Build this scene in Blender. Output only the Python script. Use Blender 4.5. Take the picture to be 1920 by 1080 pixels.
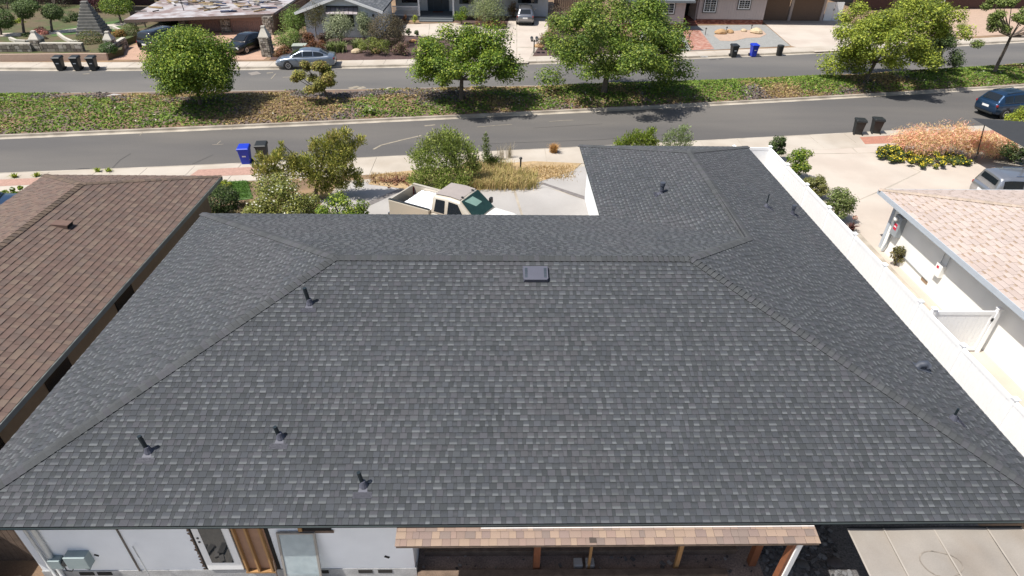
import bpy, math, random
import numpy as np
from mathutils import Vector, Matrix
rng = np.random.default_rng(7)
random.seed(7)
for o in list(bpy.data.objects): bpy.data.objects.remove(o)
SC = bpy.context.scene
COL = SC.collection
# ------------------------------------------------------------------ camera (drone, about 14 m above the yard)
CP = np.array([11.21989345, -7.80780581, 13.71128741])
CF = np.array([0.02378915, 0.82761292, -0.56079491])
CR = np.array([0.99971402, -0.01832387, 0.01536619])
CU = np.array([-0.00244133, 0.56100008, 0.82781215])
FO = 1165.66
cd = bpy.data.cameras.new('camera'); cam = bpy.data.objects.new('camera', cd); COL.objects.link(cam)
cd.sensor_width = 36; cd.lens = 36*FO/1920; cd.clip_end = 3000; cd.clip_start = .1
cam.matrix_world = Matrix(((CR[0], CU[0], -CF[0], CP[0]), (CR[1], CU[1], -CF[1], CP[1]), (CR[2], CU[2], -CF[2], CP[2]), (0, 0, 0, 1)))
SC.camera = cam
# ------------------------------------------------------------------ sky and sun
AZ, EL = math.radians(22), math.radians(61)          # direction the light travels (from +x towards +y), elevation
wd = bpy.data.worlds.new('World'); SC.world = wd; wd.use_nodes = True
nt = wd.node_tree; bg = nt.nodes['Background']
sk = nt.nodes.new('ShaderNodeTexSky'); sk.sky_type = 'NISHITA'; sk.sun_disc = False
sk.sun_elevation = EL; sk.sun_rotation = math.atan2(-math.cos(AZ), -math.sin(AZ))
sk.air_density = 1.0; sk.dust_density = 2.0
nt.links.new(sk.outputs[0], bg.inputs[0]); bg.inputs[1].default_value = 0.095
sl = bpy.data.lights.new('sun', 'SUN'); sun = bpy.data.objects.new('sun', sl); COL.objects.link(sun)
sl.energy = 4.9; sl.angle = math.radians(.55); sl.color = (1, .955, .89)
ld = Vector((math.cos(AZ)*math.cos(EL), math.sin(AZ)*math.cos(EL), -math.sin(EL)))
sun.rotation_euler = ld.to_track_quat('-Z', 'Y').to_euler(); sun.location = (-20, -10, 40)
SC.view_settings.view_transform = 'Standard'; SC.view_settings.look = 'None'
SC.view_settings.exposure = .36; SC.view_settings.gamma = 1
SC.cycles.max_bounces = 8; SC.cycles.transparent_max_bounces = 12
# ------------------------------------------------------------------ helpers
def G(u, v, z=0.0):
    "surveyed place: where the sight line of a photo point meets the level z"
    d = CF + CR*(u-960)/FO - CU*(v-540)/FO
    k = (z-CP[2])/d[2]
    return CP + d*k
def ray(u, v): return CF + CR*(u-960)/FO - CU*(v-540)/FO
def depth(p): return float((np.array(p)-CP) @ CF)
def lin(r, g, b, k=1.0):
    f = lambda c: ((c/255+.055)/1.055)**2.4 if c > 10 else c/255/12.92
    return (f(r)*k, f(g)*k, f(b)*k)
def empty(name, loc=(0, 0, 0), rz=0.0, label=None, cat=None, group=None):
    o = bpy.data.objects.new(name, None); COL.objects.link(o)
    o.location = loc; o.rotation_euler = (0, 0, rz); o.empty_display_size = .2
    if label: tag(o, label, cat, group)
    return o
def tag(o, label=None, cat=None, group=None, kind=None):
    if label: o['label'] = label
    if cat: o['category'] = cat
    if group: o['group'] = group
    if kind: o['kind'] = kind
    return o
def link(name, me, mat, parent=None):
    if mat is not None and not me.materials: me.materials.append(mat)
    o = bpy.data.objects.new(name, me); COL.objects.link(o)
    if parent: o.parent = parent
    return o
def nrm(v): v = np.asarray(v, float); return v/np.linalg.norm(v)
class MB:
    def __init__(s): s.v = []; s.f = []; s.c = []
    def add(s, V, F, c=None):
        b = len(s.v); s.v += [tuple(map(float, p)) for p in V]; s.f += [tuple(i+b for i in f) for f in F]
        s.c += [c]*len(F); return s
    def box(s, x0, x1, y0, y1, z0, z1, c=None):
        return s.add([(x0, y0, z0), (x1, y0, z0), (x1, y1, z0), (x0, y1, z0), (x0, y0, z1), (x1, y0, z1), (x1, y1, z1), (x0, y1, z1)],
              [(0, 3, 2, 1), (4, 5, 6, 7), (0, 1, 5, 4), (1, 2, 6, 5), (2, 3, 7, 6), (3, 0, 4, 7)], c)
    def obox(s, ctr, size, rz=0, rx=0, ry=0, c=None):
        M = Matrix.Rotation(rz, 3, 'Z') @ Matrix.Rotation(ry, 3, 'Y') @ Matrix.Rotation(rx, 3, 'X')
        hx, hy, hz = size[0]/2, size[1]/2, size[2]/2
        V = [M @ Vector(p) + Vector(ctr) for p in ((-hx, -hy, -hz), (hx, -hy, -hz), (hx, hy, -hz), (-hx, hy, -hz), (-hx, -hy, hz), (hx, -hy, hz), (hx, hy, hz), (-hx, hy, hz))]
        return s.add(V, [(0, 3, 2, 1), (4, 5, 6, 7), (0, 1, 5, 4), (1, 2, 6, 5), (2, 3, 7, 6), (3, 0, 4, 7)], c)
    def beam(s, p0, p1, w, h, up=(0, 0, 1), c=None):
        p0, p1 = np.array(p0, float), np.array(p1, float); d = nrm(p1-p0)
        a = np.cross(d, up)
        if np.linalg.norm(a) < 1e-3: a = np.cross(d, (1, 0, 0))
        a = nrm(a); b = np.cross(a, d)
        V = []
        for p in (p0, p1):
            for i, j in ((-1, -1), (1, -1), (1, 1), (-1, 1)): V.append(p + a*i*w/2 + b*j*h/2)
        return s.add(V, [(0, 1, 2, 3), (7, 6, 5, 4), (0, 4, 5, 1), (1, 5, 6, 2), (2, 6, 7, 3), (3, 7, 4, 0)], c)
    def tube(s, pts, r, n=8, c=None):
        pts = [np.array(p, float) for p in pts]
        if not hasattr(r, '__len__'): r = [r]*len(pts)
        V = []; F = []
        for i, p in enumerate(pts):
            d = nrm(pts[min(i+1, len(pts)-1)] - pts[max(i-1, 0)])
            a = np.cross(d, (0, 0, 1));
            if np.linalg.norm(a) < 1e-2: a = np.cross(d, (1, 0, 0))
            a = nrm(a); b = np.cross(d, a)
            for k in range(n):
                t = 2*math.pi*k/n; V.append(p + (a*math.cos(t)+b*math.sin(t))*r[i])
        for i in range(len(pts)-1):
            for k in range(n): F.append((i*n+k, i*n+(k+1) % n, (i+1)*n+(k+1) % n, (i+1)*n+k))
        F.append(tuple(range(n))); F.append(tuple((len(pts)-1)*n+k for k in reversed(range(n))))
        return s.add(V, F, c)
    def prism(s, poly, z0, z1, c=None):
        n = len(poly); V = [(p[0], p[1], z0) for p in poly] + [(p[0], p[1], z1) for p in poly]
        F = [tuple(reversed(range(n))), tuple(range(n, 2*n))] + [(i, (i+1) % n, n+(i+1) % n, n+i) for i in range(n)]
        return s.add(V, F, c)
    def poly(s, V, c=None): return s.add(V, [tuple(range(len(V)))], c)
    def lathe(s, prof, ctr, axis=(0, 0, 1), n=14, c=None):
        ax = nrm(axis); a = np.cross(ax, (0, 0, 1))
        if np.linalg.norm(a) < 1e-2: a = np.array((1., 0, 0))
        a = nrm(a); b = np.cross(ax, a); V = []; F = []
        for r, h in prof:
            for k in range(n):
                t = 2*math.pi*k/n; V.append(np.array(ctr)+ax*h+(a*math.cos(t)+b*math.sin(t))*r)
        m = len(prof)
        for i in range(m-1):
            for k in range(n): F.append((i*n+k, i*n+(k+1) % n, (i+1)*n+(k+1) % n, (i+1)*n+k))
        F.append(tuple(reversed(range(n)))); F.append(tuple((m-1)*n+k for k in range(n)))
        return s.add(V, F, c)
    def mesh(s, name, smooth=False):
        me = bpy.data.meshes.new(name); me.from_pydata(s.v, [], s.f)
        if any(c is not None for c in s.c):
            at = me.attributes.new('col', 'FLOAT_COLOR', 'CORNER'); arr = []
            for f, c in zip(s.f, s.c):
                c = c or (1, 1, 1)
                arr += [x for _ in f for x in (c[0], c[1], c[2], 1)]
            at.data.foreach_set('color', arr)
        if smooth: me.polygons.foreach_set('use_smooth', [True]*len(me.polygons))
        me.update(); return me
    def build(s, name, mat, parent=None, smooth=False, bevel=0):
        o = link(name, s.mesh(name, smooth), mat, parent)
        if bevel:
            m = o.modifiers.new('bevel', 'BEVEL'); m.width = bevel; m.segments = 2; m.limit_method = 'ANGLE'
        return o
def bx(name, mat, parent, x0, x1, y0, y1, z0, z1, bevel=0): return MB().box(x0, x1, y0, y1, z0, z1).build(name, mat, parent, bevel=bevel)
def quads_mesh(name, V, colr):
    "V (n,4,3) numpy, colr (n,3)"
    n = len(V); me = bpy.data.meshes.new(name)
    me.vertices.add(4*n); me.vertices.foreach_set('co', np.ascontiguousarray(V, dtype=np.float32).ravel())
    me.loops.add(4*n); me.loops.foreach_set('vertex_index', np.arange(4*n, dtype=np.int32))
    me.polygons.add(n); me.polygons.foreach_set('loop_start', np.arange(0, 4*n, 4, dtype=np.int32))
    me.polygons.foreach_set('loop_total', np.full(n, 4, dtype=np.int32))
    at = me.attributes.new('col', 'FLOAT_COLOR', 'CORNER')
    cc = np.ones((n, 4, 4), dtype=np.float32); cc[:, :, :3] = colr[:, None, :] if colr.ndim == 2 else colr
    at.data.foreach_set('color', cc.ravel()); me.update(calc_edges=True); return me
# ------------------------------------------------------------------ materials
MATS = {}
def mk(name, col=(.5, .5, .5), rough=.8, var=.12, scale=4, metal=0, bump=0, bscale=40, attr=False, spec=.5, trans=0, fine=0, fscale=300, coat=0, tint=None, tscale=.6, stretch=None):
    m = bpy.data.materials.new(name); m.use_nodes = True; t = m.node_tree; N = t.nodes; L = t.links
    b = N['Principled BSDF']; b.inputs['Roughness'].default_value = rough; b.inputs['Metallic'].default_value = metal
    b.inputs['Specular IOR Level'].default_value = spec
    if coat: b.inputs['Coat Weight'].default_value = coat; b.inputs['Coat Roughness'].default_value = .05
    tc = N.new('ShaderNodeTexCoord'); out = None; vec = tc.outputs['Object']
    if stretch:
        mp = N.new('ShaderNodeMapping'); mp.inputs['Scale'].default_value = stretch; L.new(vec, mp.inputs[0]); vec = mp.outputs[0]
    if attr:
        a = N.new('ShaderNodeAttribute'); a.attribute_name = 'col'; base = a.outputs['Color']
    else:
        r = N.new('ShaderNodeRGB'); r.outputs[0].default_value = (*col, 1); base = r.outputs[0]
    def modulate(base, sc, amt, detail=4):
        n = N.new('ShaderNodeTexNoise'); n.inputs['Scale'].default_value = sc; n.inputs['Detail'].default_value = detail; L.new(vec, n.inputs['Vector'])
        mr = N.new('ShaderNodeMapRange'); mr.inputs[1].default_value = .25; mr.inputs[2].default_value = .75
        mr.inputs[3].default_value = 1-amt; mr.inputs[4].default_value = 1+amt; L.new(n.outputs[0], mr.inputs[0])
        v = N.new('ShaderNodeVectorMath'); v.operation = 'SCALE'; L.new(base, v.inputs[0]); L.new(mr.outputs[0], v.inputs['Scale'])
        return v.outputs[0]
    if tint:
        n = N.new('ShaderNodeTexNoise'); n.inputs['Scale'].default_value = tscale; n.inputs['Detail'].default_value = 5; L.new(vec, n.inputs['Vector'])
        mr = N.new('ShaderNodeMapRange'); mr.inputs[1].default_value = .42; mr.inputs[2].default_value = .62; L.new(n.outputs[0], mr.inputs[0])
        mx = N.new('ShaderNodeMix'); mx.data_type = 'RGBA'; L.new(mr.outputs[0], mx.inputs[0]); L.new(base, mx.inputs[6]); mx.inputs[7].default_value = (*tint, 1); base = mx.outputs[2]
    if var: base = modulate(base, scale, var)
    if fine: base = modulate(base, fscale, fine, 2)
    L.new(base, b.inputs['Base Color'])
    if bump:
        n = N.new('ShaderNodeTexNoise'); n.inputs['Scale'].default_value = bscale; n.inputs['Detail'].default_value = 4; L.new(vec, n.inputs['Vector'])
        bp = N.new('ShaderNodeBump'); bp.inputs['Strength'].default_value = bump; bp.inputs['Distance'].default_value = .02; L.new(n.outputs[0], bp.inputs['Height']); L.new(bp.outputs[0], b.inputs['Normal'])
    if trans:
        tr = N.new('ShaderNodeBsdfTranslucent'); L.new(base, tr.inputs[0]); mx = N.new('ShaderNodeMixShader'); mx.inputs[0].default_value = trans
        L.new(b.outputs[0], mx.inputs[1]); L.new(tr.outputs[0], mx.inputs[2]); L.new(mx.outputs[0], N['Material Output'].inputs[0])
    MATS[name] = m; return m
M_sh = mk('shingle_granules', rough=.92, var=.06, scale=.7, fine=.16, fscale=170, bump=.25, bscale=260, attr=True, spec=.35)
M_deck = mk('roof_deck', (.05, .05, .055), var=.1)
M_leaf = mk('foliage', rough=.55, var=.15, scale=1.5, attr=True, trans=.3, spec=.3)
M_blade = mk('grass_blades', rough=.7, var=.1, scale=1.5, attr=True, trans=.25, spec=.2)
M_bark = mk('bark', (.13, .105, .085), rough=.95, var=.35, scale=9, bump=.6, bscale=25)
M_asph = mk('asphalt', lin(118, 115, 113, .5), rough=.93, var=.05, scale=.35, fine=.12, fscale=60, bump=.2, bscale=120, tint=lin(138, 133, 127, .5), tscale=.16, stretch=(.25, 1, 1))
M_asph2 = mk('asphalt_far', lin(124, 122, 120, .5), rough=.93, var=.05, scale=.3, fine=.1, fscale=50, bump=.2, bscale=120, tint=lin(142, 138, 133, .5), tscale=.18, stretch=(.25, 1, 1))
M_conc = mk('concrete', lin(214, 204, 190, .66), rough=.9, var=.06, scale=.8, fine=.07, fscale=60, tint=lin(200, 188, 172, .66), tscale=.35)
M_concg = mk('concrete_grey', lin(198, 194, 190, .66), rough=.9, var=.08, scale=1.0, fine=.09, fscale=45, tint=lin(182, 178, 174, .66), tscale=.5)
M_kerb = mk('kerb_concrete', lin(208, 198, 182, .66), rough=.9, var=.1, scale=1.5, fine=.08, fscale=50, tint=lin(180, 170, 155, .66), tscale=.8)
M_brickp = mk('paver_pink', lin(196, 158, 142, .66), rough=.9, var=.12, scale=5, fine=.14, fscale=14)
M_terra = mk('paver_red', lin(196, 138, 116, .66), rough=.9, var=.12, scale=4, fine=.14, fscale=14)
M_soil = mk('soil', lin(150, 124, 100, .6), rough=.97, var=.2, scale=1.2, fine=.2, fscale=25, tint=lin(176, 146, 112, .6), tscale=.4)
M_mulch = mk('bark_mulch', lin(104, 82, 78, .6), rough=.97, var=.22, scale=3, fine=.3, fscale=22)
M_gravel = mk('blue_gravel', lin(172, 172, 168, .62), rough=.95, var=.1, scale=2, fine=.22, fscale=18)
M_tan = mk('tan_gravel', lin(208, 180, 158, .64), rough=.95, var=.08, scale=2, fine=.15, fscale=18)
M_white = mk('white_stucco', (.80, .82, .84), rough=.9, var=.05, scale=1.5, bump=.25, bscale=60)
M_vinyl = mk('white_vinyl', (.87, .88, .88), rough=.45, var=.02)
M_paint = mk('white_paint', (.78, .78, .77), rough=.6, var=.04)
M_black = mk('black_plastic', (.018, .02, .02), rough=.5, var=.1)
M_pipe = mk('painted_pipe', (.012, .02, .024), rough=.4, var=.1)
M_flash = mk('flashing_grey', lin(100, 102, 116, .6), rough=.6, var=.06)
M_flashd = mk('flashing_dark', lin(78, 84, 96, .66), rough=.6, var=.06)
M_drip = mk('drip_edge', (.05, .075, .08), rough=.5)
M_metal = mk('galvanised', (.45, .46, .46), rough=.45, metal=.6, var=.1)
M_wood = mk('lumber', lin(196, 150, 96, .6), rough=.8, var=.2, scale=6, stretch=(1, 1, .2))
M_woodr = mk('redwood', lin(150, 92, 58, .6), rough=.8, var=.2, scale=6)
M_woodd = mk('old_timber', lin(116, 98, 84, .85), rough=.95, var=.3, scale=5, fine=.2, fscale=40)
M_dark = mk('dark_interior', (.02, .018, .016), rough=1)
M_glass = mk('dark_glass', (.012, .016, .02), rough=.04, var=0, spec=.6)
M_chrome = mk('chrome', (.7, .7, .7), rough=.15, metal=1, var=0)
M_tyre = mk('tyre_rubber', (.015, .015, .015), rough=.85, var=.1)
M_red = mk('red_lens', (.25, .01, .012), rough=.2, var=0, coat=.5)
M_lens = mk('clear_lens', (.7, .72, .75), rough=.12, var=0, coat=.5)
M_plate = mk('plate_white', (.75, .75, .74), rough=.5, var=.05)
# ------------------------------------------------------------------ shingled roofs
def vnoise(x, y, s=1.0, seed=0):
    x = np.asarray(x, float)*s; y = np.asarray(y, float)*s; xi = np.floor(x); yi = np.floor(y); fx = x-xi; fy = y-yi
    h = lambda a, b: np.modf(np.abs(np.sin(a*127.1+b*311.7+seed*74.7)*43758.5453))[0]
    fx = fx*fx*(3-2*fx); fy = fy*fy*(3-2*fy)
    return (h(xi, yi)*(1-fx)+h(xi+1, yi)*fx)*(1-fy)+(h(xi, yi+1)*(1-fx)+h(xi+1, yi+1)*fx)*fy
KS = .52
PAL = dict(
 main=dict(mid=[lin(*c, KS) for c in ((97, 101, 107), (93, 97, 103), (100, 103, 109), (91, 95, 100), (101, 102, 108), (96, 100, 104))],
           cast=[lin(*c, KS) for c in ((100, 101, 106), (103, 104, 109), (97, 98, 102))],
           light=[lin(*c, KS) for c in ((122, 126, 128), (115, 119, 121), (128, 132, 135), (118, 121, 125))],
           dark=[lin(*c, KS) for c in ((85, 89, 92), (80, 84, 87), (89, 92, 96))]),
 brown=dict(mid=[lin(*c, .62) for c in ((130, 110, 100), (135, 115, 103), (123, 103, 94), (126, 110, 101), (132, 110, 99), (121, 104, 96), (137, 119, 106), (127, 106, 97))]),
 beige=dict(mid=[lin(*c, .62) for c in ((220, 202, 192), (217, 199, 189), (223, 206, 196), (219, 202, 193), (220, 201, 189))],
            dark=[lin(*c, .62) for c in ((190, 167, 145), (184, 160, 138), (198, 176, 154))]),
 orange=dict(mid=[lin(*c, .52) for c in ((186, 162, 146), (180, 156, 142), (196, 170, 150), (166, 148, 138), (184, 158, 144), (174, 152, 142), (200, 174, 152))]),
 grey=dict(mid=[lin(*c, .62) for c in ((120, 124, 128), (110, 114, 120), (132, 134, 138), (104, 108, 112))]))
def shingles(P, style, ex=.143, th=.012):
    "pieces of one roof plane; P = polygon, first edge is the eave; returns list of (mid point, quads, colours)"
    P = [np.array(p, float) for p in P]; e = nrm(P[1]-P[0]); n = np.cross(e, P[2]-P[0]); n = nrm(n)
    if n[2] < 0: n = -n
    u = np.cross(n, e)
    if u[2] < 0: u = -u
    st = [((p-P[0])@e, (p-P[0])@u) for p in P]; T = max(t for s, t in st)
    def iv(t):
        r = []
        for (s0, t0), (s1, t1) in zip(st, st[1:]+st[:1]):
            if (t0-t)*(t1-t) <= 0 and abs(t1-t0) > 1e-9: r.append(s0+(s1-s0)*(t-t0)/(t1-t0))
        return (min(r), max(r)) if r else None
    pal = PAL[style]; out = []; j = 0
    pt = lambda s, t, h: P[0]+e*s+u*t+n*h
    ch = lambda L: L[rng.integers(len(L))]
    while j*ex < T-.01:
        t0 = j*ex; t1 = min((j+1)*ex, T); j += 1
        I0, I1 = iv(t0+1e-4), iv(t1-1e-4)
        if not I0 or not I1: continue
        s = min(I0[0], I1[0])-rng.random()*.3; smax = max(I0[1], I1[1]); k = int(rng.integers(2)); run = 0
        while s < smax:
            tooth = k % 2 == 0; k += 1
            if style == 'main':
                w = (.075+.115*rng.random()) if tooth else (.06+.10*rng.random())
            elif style == 'brown': w = .12+.15*rng.random()
            elif style == 'beige': w = (.26+.24*rng.random()) if tooth else (.12+.1*rng.random())
            elif style == 'orange': w = .11+.15*rng.random()
            else: w = .3
            a, b = s, s+w-.004; s += w
            if run <= 0:
                run = 1.0; q = pt(a, t0, 0); pn = vnoise(q[0]+q[2], q[1], .45, 3)+.35*(rng.random()-.5)
            run -= w
            A0, B0 = np.clip([a, b], *I0); A1, B1 = np.clip([a, b], *I1)
            if B0-A0 < .004 and B1-A1 < .004: continue
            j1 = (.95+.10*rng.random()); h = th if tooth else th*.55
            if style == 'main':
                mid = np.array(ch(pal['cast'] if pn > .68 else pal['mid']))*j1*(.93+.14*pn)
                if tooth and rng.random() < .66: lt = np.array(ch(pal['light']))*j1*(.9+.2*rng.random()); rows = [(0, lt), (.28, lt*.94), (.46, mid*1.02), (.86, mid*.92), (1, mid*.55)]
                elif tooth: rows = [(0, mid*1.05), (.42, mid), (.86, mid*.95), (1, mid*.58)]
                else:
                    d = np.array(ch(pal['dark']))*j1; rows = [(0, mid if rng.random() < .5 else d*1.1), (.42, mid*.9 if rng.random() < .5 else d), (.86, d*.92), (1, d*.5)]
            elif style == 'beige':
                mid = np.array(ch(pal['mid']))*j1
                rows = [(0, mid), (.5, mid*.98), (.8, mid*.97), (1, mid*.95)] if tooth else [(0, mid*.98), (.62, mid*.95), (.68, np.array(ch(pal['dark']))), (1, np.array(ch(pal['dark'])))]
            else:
                mid = np.array(ch(pal['mid']))*j1; rows = [(0, mid*1.04), (.5, mid), (.84, mid*.94), (1, mid*(.32 if style == 'brown' else .8))]  # brown courses end in a dark band, the course shadow put into the colour
            Q = []; Cc = []
            lr = lambda f: (A0+(A1-A0)*f, B0+(B1-B0)*f, t0+(t1-t0)*f, h+(.002-h)*f)
            for (f0, c0), (f1, c1) in zip(rows, rows[1:]):
                l0, l1 = lr(f0), lr(f1)
                Q.append((pt(l0[0], l0[2], l0[3]), pt(l0[1], l0[2], l0[3]), pt(l1[1], l1[2], l1[3]), pt(l1[0], l1[2], l1[3]))); Cc.append((c0, c0, c1, c1))
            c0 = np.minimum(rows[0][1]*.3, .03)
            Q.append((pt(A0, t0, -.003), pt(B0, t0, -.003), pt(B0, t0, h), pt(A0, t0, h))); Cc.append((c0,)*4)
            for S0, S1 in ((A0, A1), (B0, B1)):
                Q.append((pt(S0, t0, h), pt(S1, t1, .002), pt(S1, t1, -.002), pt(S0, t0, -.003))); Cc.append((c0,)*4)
            out.append((pt((A0+B0)/2, (t0+t1)/2, 0), Q, Cc))
    return out
def lay_shingles(pieces, roof, mat, single=300):
    "the pieces that show largest become objects of their own, the rest one joined part"
    pieces = sorted(pieces, key=lambda p: visible_key(p[0]))
    for m, Q, Cc in pieces[:single]: link('shingle', quads_mesh('shingle', np.array(Q), np.array(Cc)), mat, roof)
    if pieces[single:]:
        Q = np.array([q for p in pieces[single:] for q in p[1]]); Cc = np.array([c for p in pieces[single:] for c in p[2]])
        tag(link('shingle_field', quads_mesh('shingle_field', Q, Cc), mat, roof), kind='stuff')
def visible_key(p):
    d = p-CP; z = d@CF
    if z < .5: return 1e6
    x, y = d@CR/z, d@CU/z
    return np.linalg.norm(d) + (500 if abs(x) > .815 or abs(y) > .455 else 0)
def caps(roof, mat, p, q, n1, n2, cols, ex=.143, hw=.15, joined=False, name='ridge_cap'):
    "overlapping cap shingles from the low end p to the high end q over the edge of two planes"
    p, q = np.array(p, float), np.array(q, float); d = nrm(q-p); L = np.linalg.norm(q-p); n1, n2 = nrm(n1), nrm(n2)
    def down(n):
        s = np.cross(d, n); s = nrm(s); return s
    s1 = -down(n1); s2 = down(n2); up = nrm(n1+n2)
    N = int(L/ex); allq = []; allc = []
    for i in range(N+1):
        a = p+d*(i*ex); ln = min(ex*1.25, L-i*ex+.02); jig = .004*(rng.random()-.5)
        c = np.array(cols[rng.integers(len(cols))])*(.92+.16*rng.random())
        b0 = a+up*(.046+jig); b1 = a+d*ln+up*.014; Q = []; Cc = []
        for s, n, g in ((s1, n1, 1), (s2, n2, -1)):
            o0 = a+s*hw+n*(.034+jig); o1 = a+d*ln+s*hw+n*.010
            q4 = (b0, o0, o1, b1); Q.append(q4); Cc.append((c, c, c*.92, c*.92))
            Q.append((b0, b0-up*.03, o0-n*.03, o0)); Cc.append((c*.4,)*4)  # front and side edges of the caps darkened: shadow put into the colour
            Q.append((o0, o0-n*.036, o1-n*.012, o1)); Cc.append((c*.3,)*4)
        if joined: allq += Q; allc += Cc
        else: link(name, quads_mesh(name, np.array(Q), np.array(Cc)), mat, roof)
    return allq, allc
def RP(u, v, a, b, c):
    "sight line met with the roof plane z = a + b x + c y"
    d = ray(u, v); k = (a+b*CP[0]+c*CP[1]-CP[2])/(d[2]-b*d[0]-c*d[1]); return CP+d*k
# ------------------------------------------------------------------ the re-roofed house
HW, HD, WW, WL, PT, HE = 23.385, 13.6, 8.197, 7.317, .3276, 2.6
z1 = HE+PT*HD/2; z2 = HE+PT*WW/2
nl, nr, fl = (0, 0, HE), (HW, 0, HE), (0, HD, HE)
rl, rr = (HD/2, HD/2, z1), (HW-HD/2, HD/2, z1)
ic, wl, wr = (HW-WW, HD, HE), (HW-WW, HD+WL, HE), (HW, HD+WL, HE)
wn, wf = (HW-WW/2, HD-WW/2, z2), (HW-WW/2, HD+WL-WW/2, z2)
house = empty('house', (0, 0, 0), 0, 'white stucco house under a freshly shingled charcoal hip roof with a front wing', 'house')
planes = [(nl, nr, rr, rl), (fl, nl, rl), (ic, fl, rl, rr, wn), (ic, wl, wf, wn), (nr, wr, wf, wn, rr), (wl, wr, wf)]
rm = MB()
for P in planes: rm.poly([(p[0], p[1], p[2]-.006) for p in P])
rm.poly([(p[0], p[1], HE-.1) for p in (nl, fl, ic, wl, wr, nr)])
roof = rm.build('roof', M_deck, house)
ring = [nl, nr, wr, wl, ic, fl]
fm = MB()
for a, b in zip(ring, ring[1:]+ring[:1]):
    a, b = np.array(a), np.array(b); d = nrm(b-a); o = np.cross(d, (0, 0, 1))
    fm.add([a+o*.01+(0, 0, -.07), b+o*.01+(0, 0, -.07), b+o*.01+(0, 0, -.012), a+o*.01+(0, 0, -.012), a-o*.03+(0, 0, -.07), b-o*.03+(0, 0, -.07)], [(0, 1, 2, 3), (0, 4, 5, 1)])
fm.build('drip_edge', M_drip, house)
pcs = []
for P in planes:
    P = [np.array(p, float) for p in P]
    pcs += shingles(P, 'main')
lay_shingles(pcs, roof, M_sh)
nN, nL, nF, nR = (0, -PT, 1), (-PT, 0, 1), (0, PT, 1), (PT, 0, 1)
cc = [lin(*c, KS) for c in ((97, 100, 102), (101, 104, 106), (93, 96, 98), (102, 103, 108))]
caps(roof, M_sh, nl, rl, nL, nN, cc); caps(roof, M_sh, nr, rr, nN, nR, cc)
caps(roof, M_sh, np.array(rl), np.array(rr), nF, nN, cc)
Q = []; Cc = []
for p, q, a, b in ((fl, rl, nF, nL), (wn, rr, nR, nF), (wl, wf, nF, nL), (wr, wf, nR, nF), (wf, wn, nR, nL)):
    x, y = caps(roof, M_sh, p, q, a, b, cc, joined=True); Q += x; Cc += y
tag(link('far_ridge_caps', quads_mesh('far_ridge_caps', np.array(Q), np.array(Cc)), M_sh, roof), kind='stuff')
# walls under the eaves
wm = MB()
OV = .45
wm.box(.95, 9.35, OV, OV+.15, .35, HE-.1)
wm.box(.95, 1.10, OV+.15, HD-.5, 0, HE-.1); wm.box(1.10, HW-WW+.4, HD-.65, HD-.5, 0, HE-.1)
wm.box(9.2, 9.35, OV+.15, 3.0, .0, HE-.1); wm.box(9.35, 17.6, 3.0, 3.15, 0, HE-.1); wm.box(17.6, HW-.6, 2.3, 2.45, 0, HE-.1)
wm.box(HW-.75, HW-.6, 2.45, HD+WL-.5, 0, HE-.1); wm.box(HW-WW+.4, HW-.75, HD+WL-.65, HD+WL-.5, 0, HE-.1)
wm.box(HW-WW+.4, HW-WW+.55, HD-.5, HD+WL-.65, 0, HE-.1)
wm.build('wall', M_white, house)
fdm = MB().box(.93, 9.38, OV-.02, OV+.13, -.05, .35); fdm.build('foundation', mk('foundation', lin(196, 196, 196, .66), var=.25, scale=3, fine=.2, fscale=30), house)
# ---- things fixed on the roof and the rear wall
def unear(u, v): return RP(u, v, HE, 0, PT)
def vent_pipe(p, h, r, n, label=None, cap=False, lean=(0, 0)):
    "black pipe through a flashing plate on a plane with normal n"
    p = np.array(p); n = nrm(n); dn = nrm(np.array((n[0], n[1], 0))*1.0) if abs(n[0])+abs(n[1]) > 0 else np.array((0, -1., 0))
    dwn = nrm(dn-n*(dn@n)); sd = np.cross(n, dwn)
    top = p+np.array((lean[0], lean[1], h))
    m = MB().tube([p-(0, 0, .1), top], r, 10)
    if cap: m.tube([top-(0, 0, .02), top+(0, 0, .10)], r*1.35, 10)
    v = m.build('vent_pipe', M_flashd if cap else M_pipe, house, smooth=False)
    if label: tag(v, label)
    f = MB()
    a = p+n*.012
    f.poly([a-sd*.2+dwn*.15, a+sd*.2+dwn*.15, a+sd*.2+dwn*.28, a-sd*.2+dwn*.28][::-1]); f.poly([a-sd*.2+dwn*.15, a+sd*.2+dwn*.15, a+sd*.2+dwn*.28, a-sd*.2+dwn*.28])
    f.add([a-sd*.2+dwn*.28-n*.02, a+sd*.2+dwn*.28-n*.02, a+sd*.2+dwn*.28, a-sd*.2+dwn*.28], [(0, 1, 2, 3)])
    f.poly([a-sd*.10+dwn*.15, a+sd*.10+dwn*.15, a+sd*.055-dwn*.08, a-sd*.055-dwn*.08])
    f.lathe([(.10, -.01), (.075, .05), (r*1.15, .14)], p+n*.01, (0, 0, 1), 10)
    f.build('flashing', M_flash, v)
    return v
for p, h, r in (((279, 846), .47, .045), ((581, 569), .48, .05), ((526, 820), .33, .045), ((682, 910), .41, .043)):
    vent_pipe(unear(*p), h, r, nN, 'black vent pipe through a grey flashing plate', lean=(-.06, 0))
RPL = (HE+PT*HW, -PT, 0); LPL = (HE-PT*(HW-WW), PT, 0)
vent_pipe(RP(1240, 362, *LPL), .34, .075, nL, 'stout capped vent pipe', True)
vent_pipe(RP(1485, 402, *RPL), .28, .06, nR, 'capped vent pipe', True)
vent_pipe(RP(1436, 388, *RPL), .52, .022, nR); vent_pipe(RP(1786, 786, *RPL), .34, .028, nR)
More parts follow.
